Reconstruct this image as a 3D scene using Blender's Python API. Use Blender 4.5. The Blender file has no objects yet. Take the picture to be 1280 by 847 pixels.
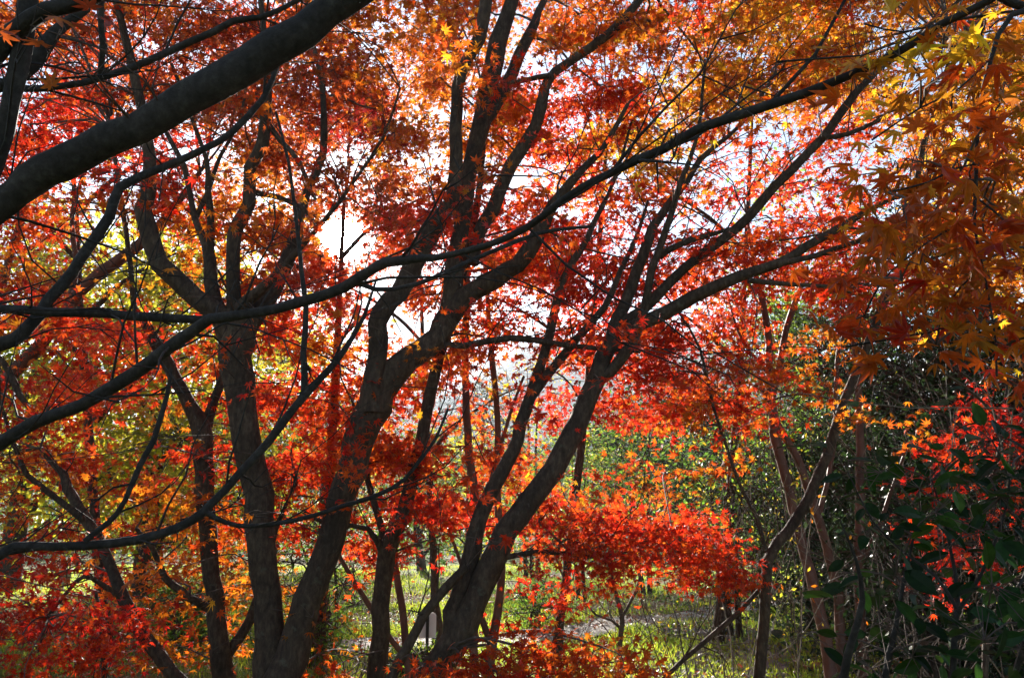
import bpy, math, random
import numpy as np
from mathutils import Vector

random.seed(11)
rng = np.random.default_rng(11)
scene = bpy.context.scene
COL = scene.collection
R = math.radians

# ------------------------------------------------------------------ camera
F = 1000.0                      # focal length in photo pixels (photo 1280 wide)
CX, CY = 640.0, 423.5
EYE = 1.6
PITCH = R(12.8)
cam_data = bpy.data.cameras.new('camera')
cam_data.sensor_width = 36.0
cam_data.lens = 36.0 * F / 1280.0
cam_data.clip_start = 0.05
cam_data.clip_end = 3000.0
cam = bpy.data.objects.new('camera', cam_data)
cam.location = (0, 0, EYE)
cam.rotation_euler = (R(90) + PITCH, 0, 0)
COL.objects.link(cam)
scene.camera = cam

# ------------------------------------------------------------------ sun + sky
def ray(px, py):
    u, v = (px - CX) / F, (CY - py) / F
    c, s = math.cos(PITCH), math.sin(PITCH)
    return np.array([u, c - v * s, s + v * c])

_sd = ray(430, 298)
SUN = _sd / np.linalg.norm(_sd)
SUN_EL = math.asin(SUN[2])
SUN_AZ = math.atan2(SUN[0], SUN[1])        # clockwise from +Y
world = bpy.data.worlds.new('World')
scene.world = world
world.use_nodes = True
wn, wl = world.node_tree.nodes, world.node_tree.links
wn.clear()
w_out = wn.new('ShaderNodeOutputWorld')
sky = wn.new('ShaderNodeTexSky')
sky.sky_type = 'NISHITA'
sky.sun_disc = False
sky.sun_elevation = SUN_EL
sky.sun_rotation = SUN_AZ
sky.dust_density = 0.2
sky.air_density = 0.9
sky.ozone_density = 1.0
bg = wn.new('ShaderNodeBackground')
bg.inputs['Strength'].default_value = 0.05
wl.new(sky.outputs['Color'], bg.inputs['Color'])
# the bright aureole of the low sun itself, fixed in the sky
tc = wn.new('ShaderNodeTexCoord')
dot = wn.new('ShaderNodeVectorMath'); dot.operation = 'DOT_PRODUCT'
dot.inputs[1].default_value = tuple(SUN)
nrm = wn.new('ShaderNodeVectorMath'); nrm.operation = 'NORMALIZE'
wl.new(tc.outputs['Generated'], nrm.inputs[0])
wl.new(nrm.outputs['Vector'], dot.inputs[0])
def wmath(op, a, b):
    n = wn.new('ShaderNodeMath'); n.operation = op
    for i, x in enumerate((a, b)):
        if x is None: continue
        if isinstance(x, (int, float)): n.inputs[i].default_value = x
        else: wl.new(x, n.inputs[i])
    return n.outputs[0]
ang = wmath('ARCCOSINE', dot.outputs['Value'], None)
core = wmath('MULTIPLY', wmath('EXPONENT', wmath('MULTIPLY', wmath('POWER', wmath('DIVIDE', ang, R(0.9)), 2.0), -1.0), None), 80.0)
halo = wmath('MULTIPLY', wmath('EXPONENT', wmath('MULTIPLY', wmath('DIVIDE', ang, R(3.5)), -1.0), None), .6)
glow = wmath('ADD', core, halo)
bg2 = wn.new('ShaderNodeBackground')
bg2.inputs['Color'].default_value = (1.0, 0.95, 0.84, 1)
wl.new(glow, bg2.inputs['Strength'])
add = wn.new('ShaderNodeAddShader')
wl.new(bg.outputs[0], add.inputs[0]); wl.new(bg2.outputs[0], add.inputs[1])
wl.new(add.outputs[0], w_out.inputs['Surface'])

sun_data = bpy.data.lights.new('sun', 'SUN')
sun_data.energy = 5.0
sun_data.angle = R(0.55)
sun_data.color = (1.0, 0.93, 0.82)
sun = bpy.data.objects.new('sun', sun_data)
sun.rotation_euler = Vector(SUN).to_track_quat('Z', 'Y').to_euler()
COL.objects.link(sun)

# ------------------------------------------------------------------ exposure, sampling
scene.view_settings.view_transform = 'Standard'
scene.view_settings.look = 'None'
scene.view_settings.gamma = 1.0
scene.view_settings.use_curve_mapping = False
scene.view_settings.exposure = 2.1
scene.render.engine = 'CYCLES'
cy = scene.cycles
cy.max_bounces = 8
cy.diffuse_bounces = 5
cy.glossy_bounces = 2
cy.transmission_bounces = 6
cy.volume_bounces = 0
cy.use_denoising = True
cy.sample_clamp_indirect = 6.0
cy.caustics_reflective = False
cy.caustics_refractive = False

# ------------------------------------------------------------------ helpers
def P(px, py, d):
    r = ray(px, py)
    return np.array([0, 0, EYE]) + r * (d / r[1])

def cam_depth(px, py, d):
    return d / ray(px, py)[1]

def hground(x, y):
    return 0.05 * math.sin(x * 0.55 + 1.2) * math.cos(y * 0.43) + 0.03 * math.sin(x * 1.3 + y * 0.9)

def G(px, py):
    r = ray(px, py)
    p = np.array([0, 0, EYE]) + r * (-EYE / r[2])
    p[2] = hground(p[0], p[1])
    return p

def project(p):
    q = np.asarray(p) - np.array([0, 0, EYE])
    c, s = math.cos(PITCH), math.sin(PITCH)
    fw = q[..., 1] * c + q[..., 2] * s
    up = -q[..., 1] * s + q[..., 2] * c
    fw = np.where(fw < 0.05, 0.05, fw)
    return CX + F * q[..., 0] / fw, CY - F * up / fw

class MB:
    """collects geometry of one mesh: verts, polygons, material slot, leaf colour"""
    def __init__(s):
        s.v, s.loops, s.sizes, s.mat, s.col, s.n, s.smooth = [], [], [], [], [], 0, []
    def add(s, verts, faces, mat=0, cols=None, smooth=False):
        verts = np.asarray(verts, dtype=np.float32).reshape(-1, 3)
        faces = np.asarray(faces, dtype=np.int64)
        k = len(faces)
        if k == 0: return
        s.v.append(verts)
        s.loops.append((faces + s.n).reshape(-1))
        s.sizes.append(np.full(k, faces.shape[1]))
        s.mat.append(np.full(k, mat))
        s.smooth.append(np.full(k, smooth))
        s.col.append(np.tile(np.array([[.1, .1, .1]]), (k, 1)) if cols is None else np.asarray(cols))
        s.n += len(verts)
    def tube(s, pts, rad, sides=8, mat=0, cap=True, wob=0.0):
        pts = np.asarray(pts, float); rad = np.asarray(rad, float)
        n = len(pts)
        t = np.gradient(pts, axis=0)
        t /= np.linalg.norm(t, axis=1)[:, None] + 1e-9
        a = np.array([1.0, 0, 0]) if abs(t[0][0]) < .8 else np.array([0, 1.0, 0])
        nx = np.cross(t[0], a); nx /= np.linalg.norm(nx)
        vs = []
        th = np.arange(sides) * 2 * math.pi / sides
        for i in range(n):
            nx = nx - t[i] * np.dot(nx, t[i]); nx /= np.linalg.norm(nx) + 1e-9
            ny = np.cross(t[i], nx)
            rr = rad[i] * (1 + (wob * rng.normal(size=sides) if wob else 0))
            vs.append(pts[i] + (np.cos(th) * rr)[:, None] * nx + (np.sin(th) * rr)[:, None] * ny)
        V = np.concatenate(vs)
        i, j = np.meshgrid(np.arange(n - 1), np.arange(sides), indexing='ij')
        i, j = i.ravel(), j.ravel(); j2 = (j + 1) % sides
        s.add(V, np.stack([i * sides + j, i * sides + j2, (i + 1) * sides + j2, (i + 1) * sides + j], 1), mat, smooth=True)
        if cap:
            for e, p in ((0, pts[0]), (n - 1, pts[-1] + t[-1] * rad[-1] * .5)):
                ring = V[e * sides:(e + 1) * sides]
                s.add(np.concatenate([ring, p[None]]), np.stack([np.arange(sides), (np.arange(sides) + 1) % sides, np.full(sides, sides)], 1), mat, smooth=True)
    def sticks(s, A, B, ra, rb, mat=0, sides=3):
        A, B = np.asarray(A, float), np.asarray(B, float)
        n = len(A)
        if n == 0: return
        d = B - A; d /= np.linalg.norm(d, axis=1)[:, None] + 1e-9
        ref = np.where(np.abs(d[:, 2:3]) < .9, np.array([[0, 0, 1.0]]), np.array([[1.0, 0, 0]]))
        u = np.cross(d, ref); u /= np.linalg.norm(u, axis=1)[:, None] + 1e-9
        w = np.cross(d, u)
        th = np.arange(sides) * 2 * math.pi / sides
        dirs = np.cos(th)[None, :, None] * u[:, None] + np.sin(th)[None, :, None] * w[:, None]
        V = np.concatenate([A[:, None] + dirs * np.asarray(ra)[:, None, None], B[:, None] + dirs * np.asarray(rb)[:, None, None]], 1)
        j = np.arange(sides); j2 = (j + 1) % sides
        q = np.stack([j, j2, sides + j2, sides + j], 1)
        faces = (np.arange(n) * 2 * sides)[:, None, None] + q[None]
        s.add(V.reshape(-1, 3), faces.reshape(-1, 4), mat, smooth=True)
    def leaves(s, C, N, H, size, cols, tmpl, mat=0):
        T, Q = tmpl
        C, N, H = np.asarray(C, float), np.asarray(N, float), np.asarray(H, float)
        n = len(C)
        if n == 0: return
        N = N / (np.linalg.norm(N, axis=1)[:, None] + 1e-9)
        H = H - N * np.sum(H * N, 1)[:, None]
        H /= np.linalg.norm(H, axis=1)[:, None] + 1e-9
        S = np.cross(N, H)
        sz = np.asarray(size)[:, None, None]
        V = C[:, None] + sz * (T[None, :, 0:1] * H[:, None] + T[None, :, 1:2] * S[:, None] + T[None, :, 2:3] * N[:, None])
        faces = (np.arange(n) * len(T))[:, None, None] + Q[None]
        s.add(V.reshape(-1, 3), faces.reshape(-1, Q.shape[1]), mat, np.repeat(cols, len(Q), axis=0))
    def box(s, lo, hi, mat=0):
        lo, hi = np.asarray(lo, float), np.asarray(hi, float)
        v = np.array([[x, y, z] for x in (lo[0], hi[0]) for y in (lo[1], hi[1]) for z in (lo[2], hi[2])])
        s.add(v, [[0, 1, 3, 2], [4, 6, 7, 5], [0, 4, 5, 1], [2, 3, 7, 6], [0, 2, 6, 4], [1, 5, 7, 3]], mat)
    def build(s, name, mats, parent=None, origin=(0, 0, 0)):
        me = bpy.data.meshes.new(name)
        V = np.concatenate(s.v) - np.asarray(origin, dtype=np.float32)
        L = np.concatenate(s.loops); Z = np.concatenate(s.sizes)
        me.vertices.add(len(V)); me.vertices.foreach_set('co', V.astype(np.float32).ravel())
        me.loops.add(len(L)); me.loops.foreach_set('vertex_index', L.astype(np.int32))
        me.polygons.add(len(Z))
        me.polygons.foreach_set('loop_start', np.concatenate([[0], np.cumsum(Z)[:-1]]).astype(np.int32))
        for m in (mats if isinstance(mats, (list, tuple)) else [mats]): me.materials.append(m)
        me.polygons.foreach_set('material_index', np.concatenate(s.mat).astype(np.int32))
        me.polygons.foreach_set('use_smooth', np.concatenate(s.smooth))
        at = me.attributes.new('leafcol', 'FLOAT_COLOR', 'FACE')
        c = np.concatenate(s.col); c4 = np.ones((len(c), 4), np.float32); c4[:, :3] = c
        at.data.foreach_set('color', c4.ravel())
        me.update(calc_edges=True)
        me.validate(clean_customdata=False)
        o = bpy.data.objects.new(name, me)
        COL.objects.link(o)
        if parent is not None: o.parent = parent
        else: o.location = origin
        return o

def tag(o, label=None, cat=None, group=None, kind=None):
    if label: o['label'] = label
    if cat: o['category'] = cat
    if group: o['group'] = group
    if kind: o['kind'] = kind
    return o

def thing(name, label, cat, loc, group=None):
    o = bpy.data.objects.new(name, None)
    o.empty_display_size = 0.2
    o.location = loc
    COL.objects.link(o)
    return tag(o, label, cat, group)

def catmull(pts, step):
    """resample control points (k, m) with a Catmull-Rom spline"""
    p = np.asarray(pts, float)
    if len(p) == 2: p = np.array([p[0], (p[0] + p[1]) / 2, p[1]])
    q = np.concatenate([[2 * p[0] - p[1]], p, [2 * p[-1] - p[-2]]])
    out = []
    for i in range(1, len(q) - 2):
        seg = np.linalg.norm(q[i + 1][:3] - q[i][:3])
        k = max(2, int(seg / step))
        for t in np.linspace(0, 1, k, endpoint=False):
            a, b, c, d = q[i - 1], q[i], q[i + 1], q[i + 2]
            out.append(.5 * ((2 * b) + (c - a) * t + (2 * a - 5 * b + 4 * c - d) * t * t + (3 * b - a - 3 * c + d) * t ** 3))
    out.append(q[-2])
    return np.array(out)

# ------------------------------------------------------------------ materials
def new_mat(name):
    m = bpy.data.materials.new(name); m.use_nodes = True
    m.node_tree.nodes.clear()
    return m, m.node_tree.nodes, m.node_tree.links

def leaf_mat(name, trans=0.72, gloss=0.05, rough=0.38, diff=0.6):
    m, n, l = new_mat(name)
    out = n.new('ShaderNodeOutputMaterial')
    at = n.new('ShaderNodeAttribute'); at.attribute_name = 'leafcol'
    tcn = n.new('ShaderNodeTexCoord')
    no = n.new('ShaderNodeTexNoise'); no.inputs['Scale'].default_value = 60; no.inputs['Detail'].default_value = 3
    l.new(tcn.outputs['Object'], no.inputs['Vector'])
    mr = n.new('ShaderNodeMapRange'); mr.inputs['To Min'].default_value = .72; mr.inputs['To Max'].default_value = 1.22
    mr.inputs['From Min'].default_value = .3; mr.inputs['From Max'].default_value = .7
    l.new(no.outputs['Fac'], mr.inputs['Value'])
    mx = n.new('ShaderNodeVectorMath'); mx.operation = 'SCALE'
    l.new(at.outputs['Color'], mx.inputs[0]); l.new(mr.outputs[0], mx.inputs['Scale'])
    d2 = n.new('ShaderNodeVectorMath'); d2.operation = 'SCALE'; d2.inputs['Scale'].default_value = diff
    l.new(mx.outputs['Vector'], d2.inputs[0])
    di = n.new('ShaderNodeBsdfDiffuse'); l.new(d2.outputs['Vector'], di.inputs['Color'])
    tr = n.new('ShaderNodeBsdfTranslucent'); l.new(mx.outputs['Vector'], tr.inputs['Color'])
    mix = n.new('ShaderNodeMixShader'); mix.inputs[0].default_value = trans
    l.new(di.outputs[0], mix.inputs[1]); l.new(tr.outputs[0], mix.inputs[2])
    gl = n.new('ShaderNodeBsdfGlossy'); gl.inputs['Roughness'].default_value = rough
    gl.inputs['Color'].default_value = (.9, .9, .9, 1)
    fr = n.new('ShaderNodeFresnel'); fr.inputs['IOR'].default_value = 1.35
    fm = n.new('ShaderNodeMath'); fm.operation = 'MULTIPLY'; fm.inputs[1].default_value = gloss / .03
    fm.use_clamp = True
    l.new(fr.outputs[0], fm.inputs[0])
    fm2 = n.new('ShaderNodeMath'); fm2.operation = 'MINIMUM'; fm2.inputs[1].default_value = max(.06, gloss * 3)
    l.new(fm.outputs[0], fm2.inputs[0])
    mix2 = n.new('ShaderNodeMixShader')
    l.new(fm2.outputs[0], mix2.inputs[0]); l.new(mix.outputs[0], mix2.inputs[1]); l.new(gl.outputs[0], mix2.inputs[2])
    l.new(mix2.outputs[0], out.inputs['Surface'])
    return m

def surf_mat(name, c1, c2, scale=6, rough=.85, bump=.3, bscale=30, stretch=(1, 1, 1), c3=None, spec=.3):
    m, n, l = new_mat(name)
    out = n.new('ShaderNodeOutputMaterial')
    pb = n.new('ShaderNodeBsdfPrincipled'); pb.inputs['Roughness'].default_value = rough
    pb.inputs['Specular IOR Level'].default_value = spec
    tcn = n.new('ShaderNodeTexCoord')
    mp = n.new('ShaderNodeMapping'); mp.inputs['Scale'].default_value = stretch
    l.new(tcn.outputs['Object'], mp.inputs['Vector'])
    no = n.new('ShaderNodeTexNoise'); no.inputs['Scale'].default_value = scale; no.inputs['Detail'].default_value = 8; no.inputs['Roughness'].default_value = .65
    l.new(mp.outputs[0], no.inputs['Vector'])
    cr = n.new('ShaderNodeValToRGB')
    cr.color_ramp.elements[0].position = .34; cr.color_ramp.elements[0].color = (*c1, 1)
    cr.color_ramp.elements[1].position = .66; cr.color_ramp.elements[1].color = (*c2, 1)
    if c3:
        e = cr.color_ramp.elements.new(.78); e.color = (*c3, 1)
    l.new(no.outputs['Fac'], cr.inputs['Fac']); l.new(cr.outputs['Color'], pb.inputs['Base Color'])
    b = n.new('ShaderNodeTexNoise'); b.inputs['Scale'].default_value = bscale; b.inputs['Detail'].default_value = 6
    l.new(mp.outputs[0], b.inputs['Vector'])
    bp = n.new('ShaderNodeBump'); bp.inputs['Strength'].default_value = bump; bp.inputs['Distance'].default_value = .02
    l.new(b.outputs['Fac'], bp.inputs['Height']); l.new(bp.outputs[0], pb.inputs['Normal'])
    l.new(pb.outputs[0], out.inputs['Surface'])
    return m

M_LEAF = leaf_mat('maple_leaf', gloss=.012, rough=.5)
M_NEAR = leaf_mat('maple_leaf_near', trans=.6, gloss=.012, rough=.5)
M_BROAD = leaf_mat('broad_leaf', trans=.6, gloss=.02)
M_EVER = leaf_mat('evergreen_leaf', trans=.3, gloss=.02, rough=.3)
M_CAM = leaf_mat('camellia_leaf', trans=.3, gloss=.012, rough=.4)
M_GRASS = leaf_mat('grass_blade', trans=.7, gloss=.02)
M_LITTER = leaf_mat('fallen_leaf', trans=.3, gloss=.05, rough=.45)
def bark_mat(name, c1, c2, c3, lichen, stretch, bump=.9, crack=.12):
    m, n, l = new_mat(name)
    out = n.new('ShaderNodeOutputMaterial')
    pb = n.new('ShaderNodeBsdfPrincipled'); pb.inputs['Roughness'].default_value = .8; pb.inputs['Specular IOR Level'].default_value = .25
    tcn = n.new('ShaderNodeTexCoord'); mp = n.new('ShaderNodeMapping'); mp.inputs['Scale'].default_value = stretch
    l.new(tcn.outputs['Object'], mp.inputs['Vector'])
    def noise(s, d, src):
        q = n.new('ShaderNodeTexNoise'); q.inputs['Scale'].default_value = s; q.inputs['Detail'].default_value = d; q.inputs['Roughness'].default_value = .68
        l.new(src, q.inputs['Vector']); return q.outputs['Fac']
    fine = noise(38, 8, mp.outputs[0]); big = noise(2.6, 4, tcn.outputs['Object']); spots = noise(15, 6, tcn.outputs['Object'])
    cr = n.new('ShaderNodeValToRGB'); e = cr.color_ramp.elements
    e[0].position, e[0].color = .3, (*c1, 1); e[1].position, e[1].color = .74, (*c3, 1)
    x = e.new(.52); x.color = (*c2, 1)
    l.new(fine, cr.inputs['Fac'])
    mr = n.new('ShaderNodeMapRange'); mr.inputs['From Min'].default_value = .3; mr.inputs['From Max'].default_value = .7; mr.inputs['To Min'].default_value = .55; mr.inputs['To Max'].default_value = 1.5
    l.new(big, mr.inputs['Value'])
    sc_ = n.new('ShaderNodeVectorMath'); sc_.operation = 'SCALE'; l.new(cr.outputs['Color'], sc_.inputs[0]); l.new(mr.outputs[0], sc_.inputs['Scale'])
    lm = n.new('ShaderNodeMapRange'); lm.inputs['From Min'].default_value = .60; lm.inputs['From Max'].default_value = .68; lm.inputs['To Max'].default_value = .6
    l.new(spots, lm.inputs['Value'])
    mx = n.new('ShaderNodeMixRGB'); mx.inputs['Color2'].default_value = (*lichen, 1)
    l.new(lm.outputs[0], mx.inputs['Fac']); l.new(sc_.outputs['Vector'], mx.inputs['Color1'])
    l.new(mx.outputs[0], pb.inputs['Base Color'])
    vo = n.new('ShaderNodeTexVoronoi'); vo.feature = 'DISTANCE_TO_EDGE'; vo.inputs['Scale'].default_value = 34
    l.new(mp.outputs[0], vo.inputs['Vector'])
    vm = n.new('ShaderNodeMapRange'); vm.inputs['From Max'].default_value = .12; l.new(vo.outputs['Distance'], vm.inputs['Value'])
    ad = n.new('ShaderNodeMath'); ad.operation = 'MULTIPLY_ADD'; ad.inputs[1].default_value = crack
    l.new(vm.outputs[0], ad.inputs[0]); l.new(fine, ad.inputs[2])
    bp = n.new('ShaderNodeBump'); bp.inputs['Strength'].default_value = bump; bp.inputs['Distance'].default_value = .012
    l.new(ad.outputs[0], bp.inputs['Height']); l.new(bp.outputs[0], pb.inputs['Normal'])
    l.new(pb.outputs[0], out.inputs['Surface'])
    return m
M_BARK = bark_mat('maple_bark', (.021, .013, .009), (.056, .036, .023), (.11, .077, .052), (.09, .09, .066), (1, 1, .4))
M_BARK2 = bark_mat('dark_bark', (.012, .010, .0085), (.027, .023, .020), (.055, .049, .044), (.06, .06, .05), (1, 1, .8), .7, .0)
M_RED = surf_mat('smooth_red_bark', (.075, .03, .019), (.15, .068, .044), scale=9, bump=.25, bscale=18, stretch=(1, 1, .5), c3=(.22, .13, .09), rough=.6)
M_TWIG = surf_mat('twig_bark', (.05, .035, .028), (.12, .085, .07), scale=12, bump=.2)
M_DRY = surf_mat('dry_twig', (.08, .062, .045), (.19, .15, .11), scale=12, bump=.2)

# ------------------------------------------------------------------ leaf templates (x along leaf, y across, z up)
def maple_low(angs, lens, notch=.33):
    ve = [(0, 0, 0)]
    k = len(angs)
    na = [angs[0] - 26] + [(angs[i] + angs[i + 1]) / 2 for i in range(k - 1)] + [angs[-1] + 26]
    for i, a in enumerate(na):
        rr = notch * (1 if 0 < i < k else .6)
        ve.append((rr * math.cos(R(a)), rr * math.sin(R(a)), -.03))
    for a, ln in zip(angs, lens):
        ve.append((ln * math.cos(R(a)), ln * math.sin(R(a)), -.2 * ln * ln))
    T = np.array(ve); T[:, 0] -= .25
    return T, np.array([[0, 1 + i, k + 2 + i, 2 + i] for i in range(k)])
def maple_high(angs, lens, notch=.36):
    ve = [(0, 0, .0)]
    k = len(angs); Q = []
    na = [angs[0] - 24] + [(angs[i] + angs[i + 1]) / 2 for i in range(k - 1)] + [angs[-1] + 24]
    for i, a in enumerate(na):
        rr = notch * (1 if 1 < i < k - 1 else .75)
        if i in (0, k): rr = .2
        ve.append((rr * math.cos(R(a)), rr * math.sin(R(a)), -.05))
    for i, (a, ln) in enumerate(zip(angs, lens)):
        b = len(ve)
        for rr, da, z in ((.68 * ln, -8.5, -.1 * ln), (ln, 0, -.22 * ln * ln), (.68 * ln, 8.5, -.1 * ln)):
            ve.append((rr * math.cos(R(a + da)), rr * math.sin(R(a + da)), z - .06 * ln * ln))
        Q += [[0, 1 + i, b, b + 1], [0, b + 1, b + 2, 2 + i]]
    # petiole
    b = len(ve)
    ve += [(0, .012, 0), (0, -.012, 0), (-.75, -.01, .12), (-.75, .01, .12)]
    Q.append([b, b + 1, b + 2, b + 3])
    T = np.array(ve); T[:, 0] -= .1
    return T, np.array(Q)
A7, L7 = [-112, -76, -38, 0, 38, 76, 112], [.42, .74, .93, 1.0, .93, .74, .42]
A5, L5 = [-88, -42, 0, 42, 88], [.66, .9, 1.0, .9, .66]
T7, T5, TH = maple_low(A7, L7), maple_low(A5, L5, .36), maple_high(A7, L7)
T7 = (T7[0] * np.array([.58, .58, .58]), T7[1]); T5 = (T5[0] * .58, T5[1]); TH = (TH[0] * .58, TH[1])
def vary(t, curl, skew, twist):
    T = t[0].copy(); r2 = T[:, 0] ** 2 + T[:, 1] ** 2
    T[:, 2] -= curl * r2; T[:, 2] += twist * T[:, 0] * T[:, 1]; T[:, 1] *= 1 + skew * np.sign(T[:, 1]); T[:, 0] += skew * .4 * T[:, 1]
    return T, t[1]
THV = [vary(TH, c, k, w) for c, k, w in ((0, .0, .2), (.5, .1, -.4), (1.0, -.12, .5), (-.35, .08, .6), (.3, -.05, -.9), (1.5, .05, .1))]
T7V = [vary(T7, c, k, w) for c, k, w in ((0, 0, .3), (.8, .1, -.5), (-.3, -.1, .6))]
T5V = [vary(T5, c, k, w) for c, k, w in ((0, 0, .3), (.8, .1, -.5))]
def oval(w=.22, n=4, droop=.25, keel=.06):
    xs = np.linspace(-.5, .5, n + 1)
    ve = []
    for x in xs:
        ww = w * (math.cos(x * math.pi) ** .7 if abs(x) < .5 else 0.02) * (1 - .25 * x)
        z = -droop * (x + .5) ** 2
        ve += [(x, -ww, z + keel), (x, 0, z), (x, ww, z + keel)]
    Q = []
    for i in range(n):
        a = i * 3
        Q += [[a, a + 3, a + 4, a + 1], [a + 1, a + 4, a + 5, a + 2]]
    return np.array(ve), np.array(Q)
TOV, TOV2 = oval(.24, 2), oval(.25, 6, .3, .05)
TLANCE = oval(.09, 2, .35)
TQ = (np.array([(-.5, 0, 0), (0, -.3, .04), (.5, 0, -.08), (0, .3, .04)]), np.array([[0, 1, 2, 3]]))

PAL = {
 'r': [(.60, .028, .010), (.52, .018, .010), (.64, .055, .010)],
 'd': [(.33, .030, .014), (.38, .055, .012), (.27, .018, .016)],
 's': [(.64, .075, .010), (.66, .12, .010), (.62, .04, .010)],
 'o': [(.62, .14, .010), (.62, .20, .012), (.60, .085, .010)],
 'a': [(.60, .18, .010), (.58, .13, .010), (.66, .26, .014)],
 'm': [(.42, .075, .012), (.35, .045, .012), (.50, .13, .012)],
 'y': [(.82, .45, .02), (.78, .36, .018), (.84, .54, .03)],
 'G': [(.46, .43, .025), (.60, .50, .03), (.30, .34, .025)],
 'Y': [(.62, .47, .03), (.55, .42, .03), (.40, .38, .03)],
 'g': [(.12, .24, .025), (.18, .31, .03), (.09, .17, .02)],
 'e': [(.030, .060, .018), (.04, .08, .02), (.022, .045, .016)],
 'p': [(.045, .075, .03), (.06, .09, .035), (.035, .06, .03)],
 'b': [(.20, .33, .035), (.27, .38, .04), (.14, .25, .03)],
 'c': [(.022, .065, .012), (.04, .10, .014), (.015, .042, .009)],
}
def pcol(pal, n, spread=.22, pick=None):
    a = np.array(PAL[pal])
    idx = rng.integers(0, len(a), n) if pick is None else np.where(rng.random(n) < .6, pick, rng.integers(0, len(a), n))
    c = a[idx] * (1 + rng.normal(size=(n, 1)) * spread * .6).clip(.45, 1.5)
    return (c * (1 + rng.normal(size=(n, 3)) * .08)).clip(.004, .85)

def fix_px(px, py, gap=True):
    return px, py

# ------------------------------------------------------------------ tree tracing
TREES = {}
def tree(key, name, label, cat, d, bark, base=None, group=None):
    TREES[key] = dict(key=key, name=name, label=label, cat=cat, d=d, bark=bark, base=base, group=group, paths=[], crown=MB(), nodes=[], nr=[])
    return TREES[key]
def path(key, part, pts, d0=None, d1=None, root=False):
    """pts: (px, py, width px) along the limb; d0..d1 distance from the photographer"""
    t = TREES[key]
    d0 = t['d'] if d0 is None else d0; d1 = d0 if d1 is None else d1
    out = []
    k = len(pts)
    for i, (x, y, w) in enumerate(pts):
        d = d0 + (d1 - d0) * i / max(1, k - 1)
        out.append([*P(x, y, d), w * (.40 if key == 'K' else .47) * cam_depth(x, y, d) / F])
    if root:
        p = out[0]
        gz = hground(p[0], p[1])
        bx = p[0] + (out[0][0] - out[1][0]) * .3; by = p[1]
        gz = hground(bx, by)
        pre = [[bx, by, gz - .25, p[3] * 1.55], [bx, by, gz + .02, p[3] * 1.45]]
        if p[2] > .5: pre.append([bx * .6 + p[0] * .4, by, gz + .3, p[3] * 1.12])
        out = pre + out
        if t['base'] is None: t['base'] = (bx, by, gz)
    sp = catmull(out, .09 if t['d'] < 4 else .14)
    # irregular bark outline: slow swelling, knots
    n = len(sp)
    sw = np.interp(np.arange(n), np.arange(0, n + 4, 4), 1 + .05 * rng.normal(size=len(np.arange(0, n + 4, 4))))
    sp[:, 3] = np.maximum(sp[:, 3] * sw, .0022)
    wob = sp[:, 3:4] * .10 * rng.normal(size=(n, 3)); wob[0] = 0
    sp[:, :3] += wob
    t['paths'].append((part, sp))
    t['nodes'].append(sp[:, :3]); t['nr'].append(sp[:, 3])

exec_paths = None
BRANCHES = "branches on this tree"

# A : near tree outside the left edge; thick bough crosses the upper left
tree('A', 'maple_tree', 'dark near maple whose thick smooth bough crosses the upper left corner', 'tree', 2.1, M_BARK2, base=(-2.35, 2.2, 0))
path('A', 'trunk', [(-330, 1090, 130), (-310, 800, 120), (-270, 560, 110), (-190, 390, 84), (-90, 310, 60), (0, 257, 40), (40, 228, 42), (82, 202, 46), (137, 176, 43), (205, 140, 45), (274, 101, 46), (342, 60, 46), (411, 17, 44), (480, -30, 40), (600, -120, 34), (760, -260, 22)], 2.3, 2.0)
path('A', 'branch', [(-190, 390, 50), (-60, 300, 22), (-15, 230, 18), (0, 190, 20), (15, 130, 21), (28, 60, 23), (36, -20, 22), (50, -120, 18)], 2.25, 2.0)
path('A', 'branch', [(-90, 160, 26), (0, 62, 24), (22, 34, 25), (57, 12, 23), (113, 0, 20), (170, -30, 16)], 2.1, 1.9)
path('A', 'branch', [(-60, 130, 14), (20, 98, 16), (45, 70, 22), (70, 40, 16), (110, 10, 10)], 2.3, 2.3)
path('A', 'branch', [(-80, 112, 11), (0, 110, 9), (51, 111, 9), (103, 103, 9), (137, 94, 10), (205, 68, 10), (291, 27, 9), (325, 22, 7), (373, 0, 6), (430, -40, 5)], 2.6, 2.6)
path('A', 'branch', [(125, 96, 8), (128, 60, 8), (126, 0, 8), (128, -60, 6)], 2.5, 2.3)

# G : second tree outside the left edge; long thin black boughs across the picture
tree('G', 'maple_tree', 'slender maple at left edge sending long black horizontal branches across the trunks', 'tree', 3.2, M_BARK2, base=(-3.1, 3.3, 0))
path('G', 'trunk', [(-370, 1080, 85), (-350, 900, 70), (-330, 700, 62), (-300, 560, 54), (-280, 420, 48), (-250, 300, 42), (-220, 100, 32), (-200, -100, 20)], 3.3, 3.2)
path('G', 'branch', [(-310, 640, 40), (-150, 600, 24), (-40, 572, 19), (0, 554, 18), (45, 527, 17), (103, 506, 17), (171, 462, 18), (212, 434, 17), (264, 400, 15), (318, 392, 14), (370, 380, 14), (430, 359, 14), (468, 334, 13), (499, 325, 14), (547, 321, 9), (605, 308, 9), (660, 284, 10), (698, 253, 10), (763, 216, 11), (830, 187, 12), (875, 161, 12), (961, 131, 12), (1047, 101, 11), (1126, 64, 10), (1175, 32, 10), (1239, 0, 9), (1320, -50, 7)], 3.2, 1.35)
path('G', 'branch', [(-290, 470, 30), (-120, 390, 16), (0, 385, 12), (62, 390, 13), (137, 392, 13), (219, 398, 12), (274, 399, 10), (330, 390, 7)], 3.2, 3.15)
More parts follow.
